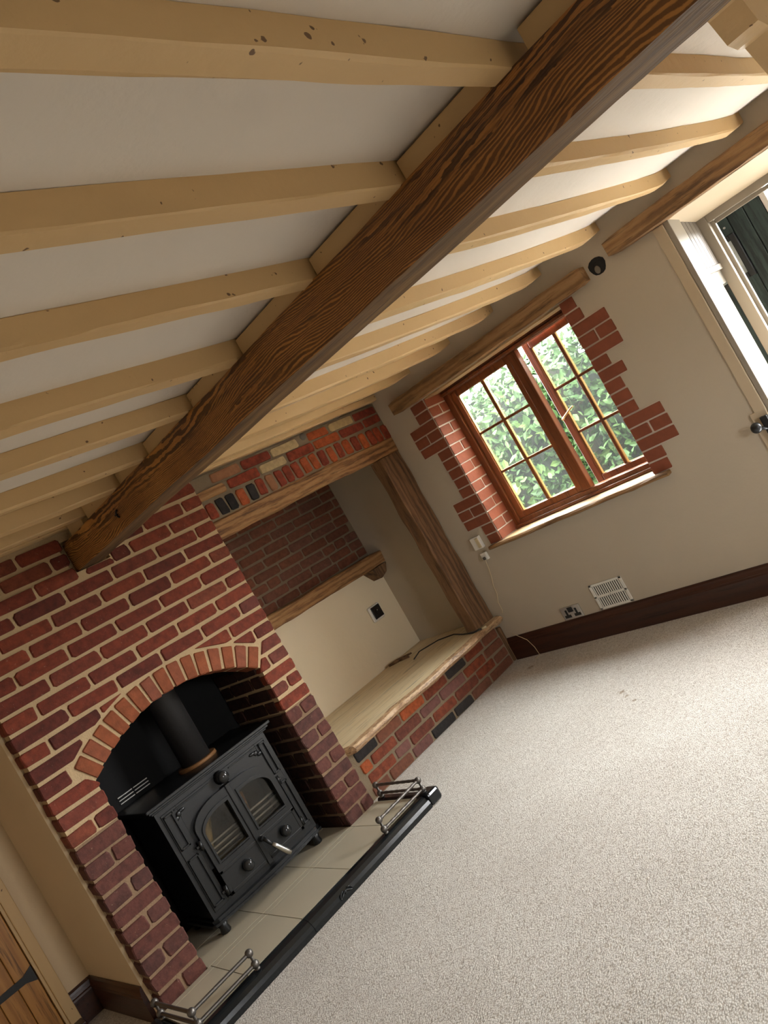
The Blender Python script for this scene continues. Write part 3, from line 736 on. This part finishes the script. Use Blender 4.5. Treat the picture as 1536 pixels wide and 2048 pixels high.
kn = MB(); kn.tube([(-.598, Y + .004, .640), (-.598, Y - .012, .640)], [.034, .018], 14); kn.sphere((-.598, Y - .034, .640), .031, (1, .75, 1)); P('damper_knob', kn, 'knob_dark')
def panel(mb, x0, x1, z0, z1, y, t=.010, d=.010):
    mb.box(x0, x1, y - d, y, z0, z0 + t, .002); mb.box(x0, x1, y - d, y, z1 - t, z1, .002); mb.box(x0, x0 + t, y - d, y, z0, z1, .002); mb.box(x1 - t, x1, y - d, y, z0, z1, .002)
for (a, b, c_, d_) in ((-.920, -.862, .185, .430), (-.350, -.308, .185, .430), (-.920, -.870, .480, .655), (-.350, -.308, .480, .655)):
    m = MB(); panel(m, a, b, c_, d_, Y + .005); P('moulding', m)
for a, b in ((-.86, -.66), (-.54, -.36)):
    m = MB(); m.box(a, b, Y - .001, Y + .005, .648, .655, .002); P('moulding', m)
for s_ in (-1, 1):
    cxp = -.615 + s_ * .235
    m = MB(); m.sphere((cxp, Y + .002, .625), .013, (1, .5, 1)); m.sphere((cxp + .018 * s_, Y + .002, .612), .011, (1.3, .5, 1)); m.sphere((cxp - .02 * s_, Y + .002, .632), .012, (1.6, .5, .7)); P('floral_boss', m)
m = MB(); m.tube([(-.58, .30, .728), (-.58, .30, 1.98)], .076, 28); P('flue_pipe', m, 'rubber')
m = MB(); m.tube([(-.58, .30, .7285), (-.58, .30, .745)], [.104, .100], 28); P('flue_collar', m, 'copper')
m = MB(); m.box(-.90, -.33, .34, .45, .166, .19); m.obj('grate', M['soot'], st)
m = MB(); m.box(-.92, -.31, .40, .425, .19, .60); m.obj('fire_brick', M['stone'], st)
for k_, (a, b, mt) in enumerate([((-.80, .20, .36), (-.70, .24, .52), 'brick_buff'), ((-.55, .19, .40), (-.52, .22, .50), 'oak_x'), ((-.80, .24, .30), (-.45, .22, .27), 'brick_buff')]):
    m = MB(); m.tube([a, b], [.03, .026], 9); m.obj('log', M[mt], st)
for k_ in range(4):
    m = MB(); m.box(-.90, -.33, Y + .030, Y + .042, .330 + .026 * k_, .338 + .026 * k_); m.obj('fire_bar', M['chrome'], st)

# ---------------------------------------------------------------- ceiling timbers
JL = [(-2.817, -2.768), (-2.493, -2.442), (-2.138, -2.089), (-1.738, -1.680), (-1.388, -1.337), (-1.000, -.950), (-.700, -.645), (-.290, -.235)]
JR = [-2.800, -2.485, -2.135, -1.730, -1.347, -.984, -.610, -.225]
names = ['nearest the camera', 'second from the camera', 'third from the camera', 'fourth from the camera', 'fourth from the fireplace wall', 'third from the fireplace wall', 'second from the fireplace wall', 'nearest the fireplace wall']
for q, ((yn, yf), ye) in enumerate(zip(JL, JR)):
    pts = []
    for i in range(91):
        x = lerp(-4.0, XW - .001, i / 90); t_ = max(0, min(1, (x + .65) / (XW + .65)))
        y = lerp((yn + yf) / 2, ye - .027, t_); pts.append((x, y, zb(x, y) + .029))
    wd = yf - yn
    m = MB(); timber(m, pts, rect_sec(wd + .002, .064, .005), .0045, 2.2, q * 13.7)
    o = m.obj('ceiling_joist', M['joist']); o['label'] = 'cream painted ceiling joist, ' + names[q]; o['category'] = 'joist'; o['group'] = 'cream joists across the ceiling'
m = MB(); timber(m, [(lerp(.02, XW - .001, i / 20), lerp(.105, .122, i / 20), 2.046) for i in range(21)], rect_sec(.05, .040, .004), .003, 3, 99)
o = m.obj('ceiling_joist', M['joist']); o['label'] = 'short cream joist squeezed against the brickwork above the alcove'; o['category'] = 'joist'
m = MB(); timber(m, [(lerp(-1.31, -.02, i / 20), -.030, 2.030) for i in range(21)], rect_sec(.054, .046, .004), .003, 3, 77)
o = m.obj('wall_plate', M['joist']); o['label'] = 'cream painted timber strip along the top of the chimney brickwork'; o['category'] = 'trim'

mb_ = thing('main_beam', 'massive dark-stained pine beam with bold grain spanning to the chimney breast', 'beam')
m = MB(); npt = 90
def msec(t_):
    g = .010 + .008 * max(0, nz(t_ * 14, 3)); 
    return [(.070, .070), (.073, .062), (.0735, -.060), (.071, -.070), (-.055 + g, -.071), (-.070, -.060 + g), (-.071, .060), (-.066, .070)]
# side vector for a path running towards -y points to -x
timber(m, [(-.6535 + .006 * nz(i * .09), lerp(.045, -5.15, i / npt), 1.885 + .003 * nz(i * .05, 8)) for i in range(npt + 1)], msec, .0035, 3.5, 5, [0, 0, 1, 1, 1, 0, 0, 0])
# the path may put the side vector either way, so colour faces by their normal
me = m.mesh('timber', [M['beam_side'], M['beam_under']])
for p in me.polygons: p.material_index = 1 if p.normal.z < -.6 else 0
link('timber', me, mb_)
gaps = [-2.95] + [(a + b) / 2 for a, b in JL] + [.0]
js = [(-3.4, -2.847)] + [(JL[i][1] + .012, JL[i + 1][0] - .004) for i in range(7)] + [(-.228, -.06)]
for a, b in js:
    nb = MB(); nb.box(-.705, -.610, a, b, 1.958, 2.008 if b < -.3 else 2.03, .003); nb.obj('packing_block', M['joist'], mb_, label='cream painted block between joists')
m = MB(); m.tube([(-.733, -.62 + .014 * math.cos(a), 1.876 + .014 * math.sin(a)) for a in [x * .35 for x in range(-4, 7)]], .0035, 8); m.tube([(-.72, -.606, 1.876), (-.742, -.606, 1.876)], .003, 6)
m.obj('hook', M['black'], mb_)

br = thing('painted_brace', 'chunky cream painted timber with chamfered stops near the camera above right', 'brace')
pl = [(-.547, 1.935), (-.542, 1.901), (-.534, 1.870), (-.498, 1.863), (-.430, 1.870), (-.421, 1.865), (-.384, 1.820), (-.331, 1.814), (-.272, 1.821), (-.263, 1.813), (-.211, 1.763), (-.134, 1.670), (.10, 1.62), (.45, 1.75), (.50, 2.0), (-.545, 2.0)]
m = MB(); m.prism(pl, -3.10, -3.04)
me = m.mesh('timber', [M['joist']])
link('timber', me, br)

# ---------------------------------------------------------------- timbers in the window wall
def oaky(name, label, y0, y1, z0, z1, xo=.016, seed=0, depth=.06, round_ends=True):
    t_ = thing(name, label, 'lintel'); m_ = MB(); L = y1 - y0; n = 40
    def sec(s):
        e = min(s, 1 - s) * abs(L); k_ = 1 if not round_ends else min(1, .84 + .16 * math.sqrt(max(0, min(1, e / .045))))
        h = (z1 - z0) / 2 * k_; o = xo * k_
        return [(-depth, -h), (o - .004, -h), (o, -h + .006), (o, h - .008), (o - .008, h), (-depth, h)]
    # path in +y direction: side = d x up = +x ; flip offsets so the timber stands proud towards -x
    pts_ = [(XW, lerp(y1, y0, i / n), (z0 + z1) / 2) for i in range(n + 1)]
    timber(m_, pts_, sec, .006, 5, seed); m_.obj('timber', M['oak_y'], t_); return t_
oaky('window_lintel', 'gnarled oak lintel with rounded ends above the brick-edged window', -.02, -1.62, 1.852, 1.942, seed=31)
oaky('door_lintel', 'thick cracked oak lintel above the glazed opening at right', -1.785, -3.7, 1.886, 1.972, seed=47)
t = thing('log_end', 'round dark timber end set in plaster between the two oak lintels', 'log')
m = MB(); n = 14
v = [(XW - .004, -1.687 + .047 * math.cos(a) * (1 + .08 * math.sin(3 * a)), 1.896 + .047 * math.sin(a) * (1 + .06 * math.cos(2 * a))) for a in [2 * math.pi * i / n for i in range(n)]]
v += [(XW - .001, -1.687 + (p[1] + 1.687) * .55, 1.896 + (p[2] - 1.896) * .55) for p in v] + [(XW + .02, p[1], p[2]) for p in v]
m.add(v, [(i, (i + 1) % n, n + (i + 1) % n, n + i) for i in range(n)] + [tuple(range(n, 2 * n))] + [(i, (i + 1) % n, 2 * n + (i + 1) % n, 2 * n + i) for i in range(n)]); m.obj('timber', M['hole'], t)
m = MB(); m.sphere((XW - .004, -1.680, 1.880), .016, (.3, 1, 1.3)); m.obj('knot', M['stone'], t)

# window quoins
PZ = (WZ1 - WZ0) / 15
L_ = [-.125, -.125, -.012, -.012, -.016, -.135, -.135, -.138, -.140, -.138, -.028, -.026, -.032, -.150, -.155]
R_ = [-1.487, -1.495, -1.612, -1.615, -1.614, -1.499, -1.556, -1.504, -1.508, -1.506, -1.623, -1.627, -1.627, -1.555, -1.548]
R_[13], R_[14] = -1.515, -1.510
qw = thing('window_quoins', 'red-brown brick toothing framing both sides of the window', 'brickwork')
qb = MB(); qc = MB()
for i in range(15):
    z1 = WZ1 - PZ * i; z0 = z1 - PZ
    qb.box(XW - .0012, XW + .01, L_[i] - .004, -.25, z0, z1); qc.box(XW - .0012, XW + .01, R_[i] + .004, -1.40, z0, z1)
qb.obj('mortar_bed', M['mortar_white'], qw); qc.obj('mortar_bed', M['mortar_white'], qw)
for i in range(15):
    zc = WZ1 - PZ * (i + .5); h = PZ - .009
    for (a, b) in ((-.249, L_[i]), (-1.401, R_[i])):
        lo, hi = min(a, b), max(a, b)
        if i in (3, 11): 
            mid = (lo + hi) / 2; pcs = [(lo, mid - .005), (mid + .005, hi)]
        else: pcs = [(lo, hi)]
        for p, q in pcs: put_brick(qw, M['brick_quoin'], (p + q) / 2, zc, q - p, h, XW - .006, '-x', d=.012, rad=.004, soft=.002, jit=.0006)
    # reveals
    for pl_, fc in ((-.252, '-y'), (-1.398, '+y')):
        pcs = [(XW + .004, 1.868)] if i % 2 == 0 else [(XW + .004, XW + .113), (XW + .123, 1.868)]
        for p, q in pcs: put_brick(qw, M['brick_quoin'], (p + q) / 2, zc, q - p, h, pl_ + (-.0045 if fc == '-y' else .0045), fc, d=.0045, rad=.004, soft=.002, jit=.0012)
for a_, b_ in ((-.2525, -.25), (-1.40, -1.3975)):
    rv = MB(); rv.box(XW + .003, 1.90, a_, b_, WZ0, WZ1); rv.obj('reveal_mortar', M['mortar_white'], qw)

# sill
t = thing('window_sill', 'rough-edged oak window board catching the daylight', 'sill')
m = MB(); timber(m, [(1.735, lerp(-1.396, -.254, i / 20), .790) for i in range(21)], rect_sec(.24, .02, .003), .001, 3, 4)
m.obj('board', M['sill_wood'], t)
m = MB(); timber(m, [(1.618, lerp(-1.49, -.155, i / 30), .789 + .003 * nz(i * .3)) for i in range(31)], rect_sec(.05, .024, .008), .005, 5, 14); m.obj('nosing', M['oak_y'], t)

m = MB(); m.box(XW + .012, 1.80, -1.395, -.255, 1.838, 1.8495, .002); m.obj('soffit_board', M['sill_wood'], bpy.data.objects['window_lintel'])
# window joinery
XF = 1.862
wn = MB()
def fr(mb, y0, y1, z0, z1, x0=XF - .03, x1=XF + .045, bev=.004): mb.box(x0, x1, y0, y1, z0, z1, bev)
fr(wn, -.303, -.2535, .80, 1.848); fr(wn, -1.3965, -1.348, .80, 1.848); fr(wn, -1.3475, -.3035, 1.800, 1.848); fr(wn, -1.3475, -.3035, .80, .850)
fr(wn, -.900, -.835, .8505, 1.7995, XF - .03, XF + .022)
wn.box(XF - .05, XF - .03, -1.39, -.26, 1.805, 1.825, .004); wn.box(XF - .042, XF - .03, -1.39, -.26, 1.828, 1.842, .003); wn.box(XF - .048, XF - .03, -1.39, -.26, .80, .822, .005)
win = struct(wn, 'window_1', M['frame'])
def sash(parent, y0, y1, z0, z1, st_, x0, x1, px, name):
    s_ = MB(); s_.box(x0, x1, y0, y0 + st_, z0, z1, .005); s_.box(x0, x1, y1 - st_, y1, z0, z1, .005); s_.box(x0, x1, y0 + st_, y1 - st_, z1 - st_, z1, .005); s_.box(x0, x1, y0 + st_, y1 - st_, z0, z0 + st_, .005)
    so = s_.obj(name, M['frame'], parent)
    gy0, gy1, gz0, gz1 = y0 + st_, y1 - st_, z0 + st_, z1 - st_; ym = (gy0 + gy1) / 2; zq = [gz0, lerp(gz0, gz1, 1 / 3), lerp(gz0, gz1, 2 / 3), gz1]
    b_ = MB(); b_.box(x0 + .01, x0 + .018, ym - .009, ym + .009, gz0, gz1, .002)
    for z_ in zq[1:3]: b_.box(x0 + .0105, x0 + .0175, gy0, gy1, z_ - .007, z_ + .007, .002)
    b_.obj('glazing_bar', M['frame'], so)
    g_ = MB()
    for (a, b) in ((gy0, ym - .009), (ym + .009, gy1)):
        for z_a, z_b in zip(zq[:-1], zq[1:]):
            za2, zb2 = z_a + (.007 if z_a > gz0 else 0), z_b - (.007 if z_b < gz1 else 0)
            g_.box(x0 + .012, px - .002, b - .006, b, za2, zb2); g_.box(x0 + .012, px - .002, a, a + .003, za2, zb2); g_.box(x0 + .012, px - .002, a, b, za2, za2 + .003)
    g_.obj('glazing_bead', M['gold'], so, label='golden wood bead around the panes')
    for (a, b) in ((gy0, ym), (ym, gy1)):
        for z_a, z_b in zip(zq[:-1], zq[1:]):
            p_ = MB(); p_.box(px - .001, px + .001, a + .004, b - .004, z_a + .004, z_b - .004); p_.obj('pane', M['glass'], so)
    return so
sash(win, -.836, -.302, .848, 1.802, .046, XF - .012, XF + .03, XF + .02, 'fixed_sash')
cs = sash(win, -.470, .0, .0, .978, .050, -.012, .03, .02, 'casement')
# hinge on its right-hand stile (y = -1.35): local y=-.44 is the hinge side
th_ = math.radians(5.0)
cs.matrix_basis = Matrix.Translation((XF + .060, -1.352, .834)) @ Matrix.Rotation(-th_, 4, 'Z') @ Matrix.Translation((0, .470, 0))
m = MB(); m.tube([(-.012, -.022, .46), (-.035, -.022, .46)], .010, 10); m.tube([(-.032, -.022, .46), (-.036, -.045, .468), (-.040, -.10, .490), (-.042, -.135, .500)], [.008, .007, .006, .005], 8); m.obj('handle', M['brass'], cs)

# ---------------------------------------------------------------- glazed opening at right
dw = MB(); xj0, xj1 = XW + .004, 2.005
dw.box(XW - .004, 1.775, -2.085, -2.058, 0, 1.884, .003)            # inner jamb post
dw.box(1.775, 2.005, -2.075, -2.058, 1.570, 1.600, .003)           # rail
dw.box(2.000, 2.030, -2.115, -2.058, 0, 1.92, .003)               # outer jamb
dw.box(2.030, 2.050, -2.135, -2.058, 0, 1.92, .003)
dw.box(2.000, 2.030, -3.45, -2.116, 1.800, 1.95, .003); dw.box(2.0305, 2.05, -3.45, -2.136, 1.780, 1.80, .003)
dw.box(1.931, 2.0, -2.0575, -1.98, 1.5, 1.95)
dr2 = struct(dw, 'door_2', M['reveal_paint_dimmed'])
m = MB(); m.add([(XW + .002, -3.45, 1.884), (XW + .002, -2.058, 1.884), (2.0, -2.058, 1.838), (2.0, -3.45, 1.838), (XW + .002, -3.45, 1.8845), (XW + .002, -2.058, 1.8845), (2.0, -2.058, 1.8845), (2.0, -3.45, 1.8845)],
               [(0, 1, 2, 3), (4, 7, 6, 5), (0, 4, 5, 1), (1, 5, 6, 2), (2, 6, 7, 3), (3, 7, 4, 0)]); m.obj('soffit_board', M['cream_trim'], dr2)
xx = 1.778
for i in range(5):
    m = MB(); m.box(xx, xx + .0420, -2.070, -2.058, 1.60, 1.882, .0035); m.obj('board', M['reveal_board_dimmed'], dr2); xx += .0445
m = MB(); m.box(1.776, 2.0, -2.030, -2.022, 0, 1.570); m.obj('recess_panel', M['cream_trim'], dr2)
m = MB(); m.box(1.780, 1.838, -2.055, -2.031, .0, 1.568, .004); m.obj('glass_strip', M['blue_glass'], dr2)
m = MB(); m.box(1.842, 1.872, -2.052, -2.031, .0, 1.568, .004); m.box(1.93, 1.95, -2.045, -2.031, 0, 1.568, .003); m.obj('moulding', M['cream_trim'], dr2)
m = MB(); m.box(XW - .010, XW - .0005, -2.056, -2.002, .10, 1.88, .003); m.box(XW - .012, XW - .0005, -2.056, -1.975, .62, .89, .004); m.obj('plaster_edge', M['cream_trim'], dr2)
# the door's black latch knob
t = thing('latch_knob', 'round black door knob on a rim latch at the right edge', 'door knob')
m = MB(); m.tube([(XW - .013, -2.03, .80), (XW - .035, -2.03, .80)], .008, 10); m.sphere((XW - .052, -1.992, .826), .027, (.8, 1, 1)); m.tube([(XW - .03, -2.03, .80), (XW - .05, -1.992, .826)], .008, 8); m.obj('knob', M['black'], t)
m = MB(); m.box(XW - .034, XW - .0125, -2.052, -2.018, .73, .862, .003); m.obj('rim_plate', M['black'], t)

# green door leaf standing open outside
t = thing('green_door', 'dark green woodgrain boarded door with small framed pane outside at right', 'door')
X2 = 2.5
m = MB()
for (a, b, c_, d_) in ((-2.236, -2.046, .0, 2.05), (-1.70, -1.50, .0, 2.05), (-2.046, -1.70, 0, 1.477), (-2.046, -1.70, 1.722, 2.05)): m.box(X2 + .006, X2 + .04, a, b, c_, d_)
m.obj('leaf', M['green_wood'], t)
yy = -2.236
while yy < -1.52:
    e = min(yy + .090, -1.50)
    segs = [(0.0, 2.05)] if (e < -2.045 or yy > -1.70) else [(0.0, 1.476), (1.724, 2.05)]
    for a, b in segs:
        q = MB(); q.box(X2 - .004, X2 + .006, yy + .001, e - .001, a, b, .003); q.obj('board', M['green_wood'], t)
    yy += .092
m = MB(); m.box(X2 - .022, X2 + .01, -2.052, -2.020, 1.470, 1.730, .004); m.box(X2 - .022, X2 + .01, -1.728, -1.696, 1.470, 1.730, .004); m.box(X2 - .022, X2 + .01, -2.02, -1.728, 1.470, 1.502, .004); m.box(X2 - .022, X2 + .01, -2.02, -1.728, 1.698, 1.730, .004)
m.obj('pane_frame', M['black'], t)
m = MB(); m.box(X2 + .012, X2 + .018, -2.02, -1.728, 1.502, 1.698); m.obj('pane', M['frosted'], t)
m = MB(); m.box(X2 - .008, X2 + .045, -2.268, -2.238, 0, 2.05, .003); m.obj('edge_strip', M['white_gloss'], t, label='white edging strip')
m = MB(); m.tube([(X2 - .004, -2.02, 1.775), (X2 - .012, -2.02, 1.775)], .006, 8); m.obj('bolt', M['chrome'], t)

# ---------------------------------------------------------------- small things on the window wall
t = thing('air_vent', 'white square slotted air vent just above the dark skirting', 'vent')
m = MB(); y0, y1, z0, z1 = -.898, -.662, .168, .336
xo = XW - .008
m.box(xo, XW - .0005, y0, y1, z0, z0 + .014, .002); m.box(xo, XW - .0005, y0, y1, z1 - .014, z1, .002); m.box(xo, XW - .0005, y0, y0 + .02, z0, z1, .002); m.box(xo, XW - .0005, y1 - .02, y1, z0, z1, .002)
m.box(xo, XW - .0005, y0, y1, .245, .259, .002); m.obj('frame', M['white_plastic'], t)
m = MB(); m.box(XW - .0025, XW - .0005, y0 + .02, y1 - .02, z0 + .014, z1 - .014); m.obj('backing', M['hole'], t)
for r_ in ((z0 + .012, .247), (.257, z1 - .012)):
    for i in range(13):
        y = lerp(y0 + .028, y1 - .028, i / 12); m = MB(); m.box(xo + .001, XW - .002, y - .0034, y + .0034, r_[0], r_[1], .001); m.obj('slat', M['white_plastic'], t)
m = MB(); m.sphere((xo, (y0 + y1) / 2, .252), .005, (.5, 1, 1)); m.obj('screw', M['chrome'], t)
t = thing('double_socket', 'chrome double socket with black inserts beside the white vent', 'socket')
m = MB(); m.box(XW - .009, XW - .0005, -.532, -.381, .166, .252, .003); m.obj('plate', M['chrome'], t)
for yc in (-.420, -.495):
    m = MB(); m.box(XW - .0105, XW - .009, yc - .007, yc + .007, .196, .232); m.box(XW - .0105, XW - .009, yc - .024, yc + .024, .178, .197); m.obj('insert', M['black'], t)
for yc in (-.447, -.466):
    m = MB(); m.box(XW - .013, XW - .009, yc - .0095, yc + .0095, .212, .246, .002); m.obj('switch', M['black'], t)
t = thing('junction_box', 'yellowed white phone box on rough plaster by the sill', 'socket')
m = MB(); m.box(XW - .030, XW - .0005, -.102, -.022, .808, .895, .005); m.obj('box', M['white_plastic'], t)
m = MB(); m.box(XW - .036, XW - .030, -.098, -.070, .815, .885, .003); m.obj('cover', M['yellowed_plastic'], t)
t = thing('phone_socket', 'small white phone socket with plug below the yellowed box', 'socket')
m = MB(); m.box(XW - .022, XW - .0005, -.085, -.035, .722, .775, .004); m.obj('box', M['white_plastic'], t)
m = MB(); m.box(XW - .034, XW - .022, -.070, -.050, .728, .748, .002); m.obj('plug', M['pewter'], t)
t = thing('phone_cable', 'thin pale cable hanging down the wall to the bench corner', 'cable')
m = MB(); P_ = [(XW - .026, -.060, .727), (XW - .012, -.035, .66), (XW - .004, -.012, .60), (XW - .004, .012, .54), (XW - .004, .020, .48), (XW - .004, .050, .42), (XW - .004, .052, .36), (XW - .010, .06, .343)]
m.tube(P_, .0022, 6); m.obj('wire', M['yellowed_plastic'], t)
t = thing('loose_wire', 'thin pale wire straggling over the skirting onto the carpet', 'cable')
m = MB(); m.tube([(XW - .025, .06, .19), (XW - .026, .03, .168), (XW - .026, -.03, .12), (XW - .03, -.06, .06), (XW - .05, -.085, .004), (XW - .09, -.07, .003)], .002, 6); m.obj('wire', M['yellowed_plastic'], t)

# ---------------------------------------------------------------- outside
g = MB(); g.box(XO, 40, -40, 40, -.25, -.06); g.box(-40, XO, -40, -5.3, -.25, -.06); g.box(-40, -4.1, -5.3, 40, -.25, -.06); o = struct(g, 'ground', M['ground'])
g = MB(); g.box(XO + .001, 2.80, -3.60, -1.45, 2.09, 2.13); g.box(XO + .001, 2.80, -1.47, -1.43, 0, 2.09); struct(g, 'added_porch_shade', M['ground'])  # unseen porch roof and side, added to shade the door jamb
g = MB(); g.box(XO, 2.62, -4.5, 1.0, -.06, -.001); o = struct(g, 'path', M['ground'])
hd = thing('hedge', 'broad-leaved evergreen hedge filling the view beyond the window', 'hedge')
def htop(y): return 1.80 + .10 * nz(y * 1.7, 3) + .05 * nz(y * 6, 8) + .06 * max(0, -y - .6)
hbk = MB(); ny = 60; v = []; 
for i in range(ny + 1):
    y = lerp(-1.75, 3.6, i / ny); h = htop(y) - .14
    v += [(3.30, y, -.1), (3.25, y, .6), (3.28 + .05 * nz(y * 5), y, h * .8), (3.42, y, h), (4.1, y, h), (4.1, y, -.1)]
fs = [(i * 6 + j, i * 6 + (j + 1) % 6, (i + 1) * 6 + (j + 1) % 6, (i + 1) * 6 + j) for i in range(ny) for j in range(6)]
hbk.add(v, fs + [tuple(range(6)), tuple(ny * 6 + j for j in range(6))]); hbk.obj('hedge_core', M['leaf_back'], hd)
def leaf_geo(s):
    return [(0, 0, 0), (-.30 * s, .38 * s, .06 * s), (-.24 * s, .75 * s, .05 * s), (0, 1.1 * s, -.03 * s), (.24 * s, .75 * s, .05 * s), (.30 * s, .38 * s, .06 * s), (0, .55 * s, -.02 * s)], [(0, 5, 6), (0, 6, 1), (1, 6, 2), (6, 3, 2), (6, 4, 3), (6, 5, 4)]
lr = random.Random(4); lm = []
for s_ in (.07, .08, .09, .10):
    q = MB(); vv, ff = leaf_geo(s_); q.add(vv, ff); me = q.mesh('leaf', [M['leaf']]); lm.append(me)
def leaf_rot():
    return Matrix.Rotation(lr.uniform(0, 6.28), 3, 'Z') @ Matrix.Rotation(lr.uniform(.2, 2.6), 3, 'X') @ Matrix.Rotation(lr.uniform(0, 6.28), 3, 'Z')
big = MB(); sing = 0
for i in range(15000):
    y = lr.uniform(-1.85, 3.5); top = htop(y); z = lr.uniform(.2, top) if lr.random() < .82 else top + lr.uniform(-.12, .06)
    x = 3.22 + .06 * nz(y * 5, z * 5) + lr.uniform(-.09, .10) + .10 * max(0, z - 1.7)
    if z > top - .12: x += lr.uniform(0, .5)
    rt = leaf_rot()
    if sing < 290 and x < 3.16 and -.1 < y < 1.9 and .8 < z < 1.9:
        o = bpy.data.objects.new('leaf', lr.choice(lm)); COL.objects.link(o); o.parent = hd
        o.matrix_basis = Matrix.Translation((x - .01, y, z)) @ rt.to_4x4(); sing += 1
    else:
        vv, ff = leaf_geo(lr.uniform(.045, .09)); big.add([rt @ Vector(p) + Vector((x, y, z)) for p in vv], ff)
o = big.obj('foliage', M['leaf'], hd); o['kind'] = 'stuff'
sb = thing('shrub', 'yellow-green shrub beyond the green door at the far right', 'shrub')
m = MB()
for i in range(900):
    p0 = Vector((5.2, -3.05, 2.0)) + Vector((lr.gauss(0, .3), lr.gauss(0, .55), lr.gauss(0, .7)))
    vv, ff = leaf_geo(lr.uniform(.08, .13)); rt = leaf_rot(); m.add([rt @ Vector(p) + p0 for p in vv], ff)
o = m.obj('foliage', M['leaf'], sb); o['kind'] = 'stuff'
m = MB(); m.tube([(5.2, -3.05, -.06), (5.2, -3.05, 2.2)], [.05, .03], 8); m.obj('stem', M['oak_z'], sb)
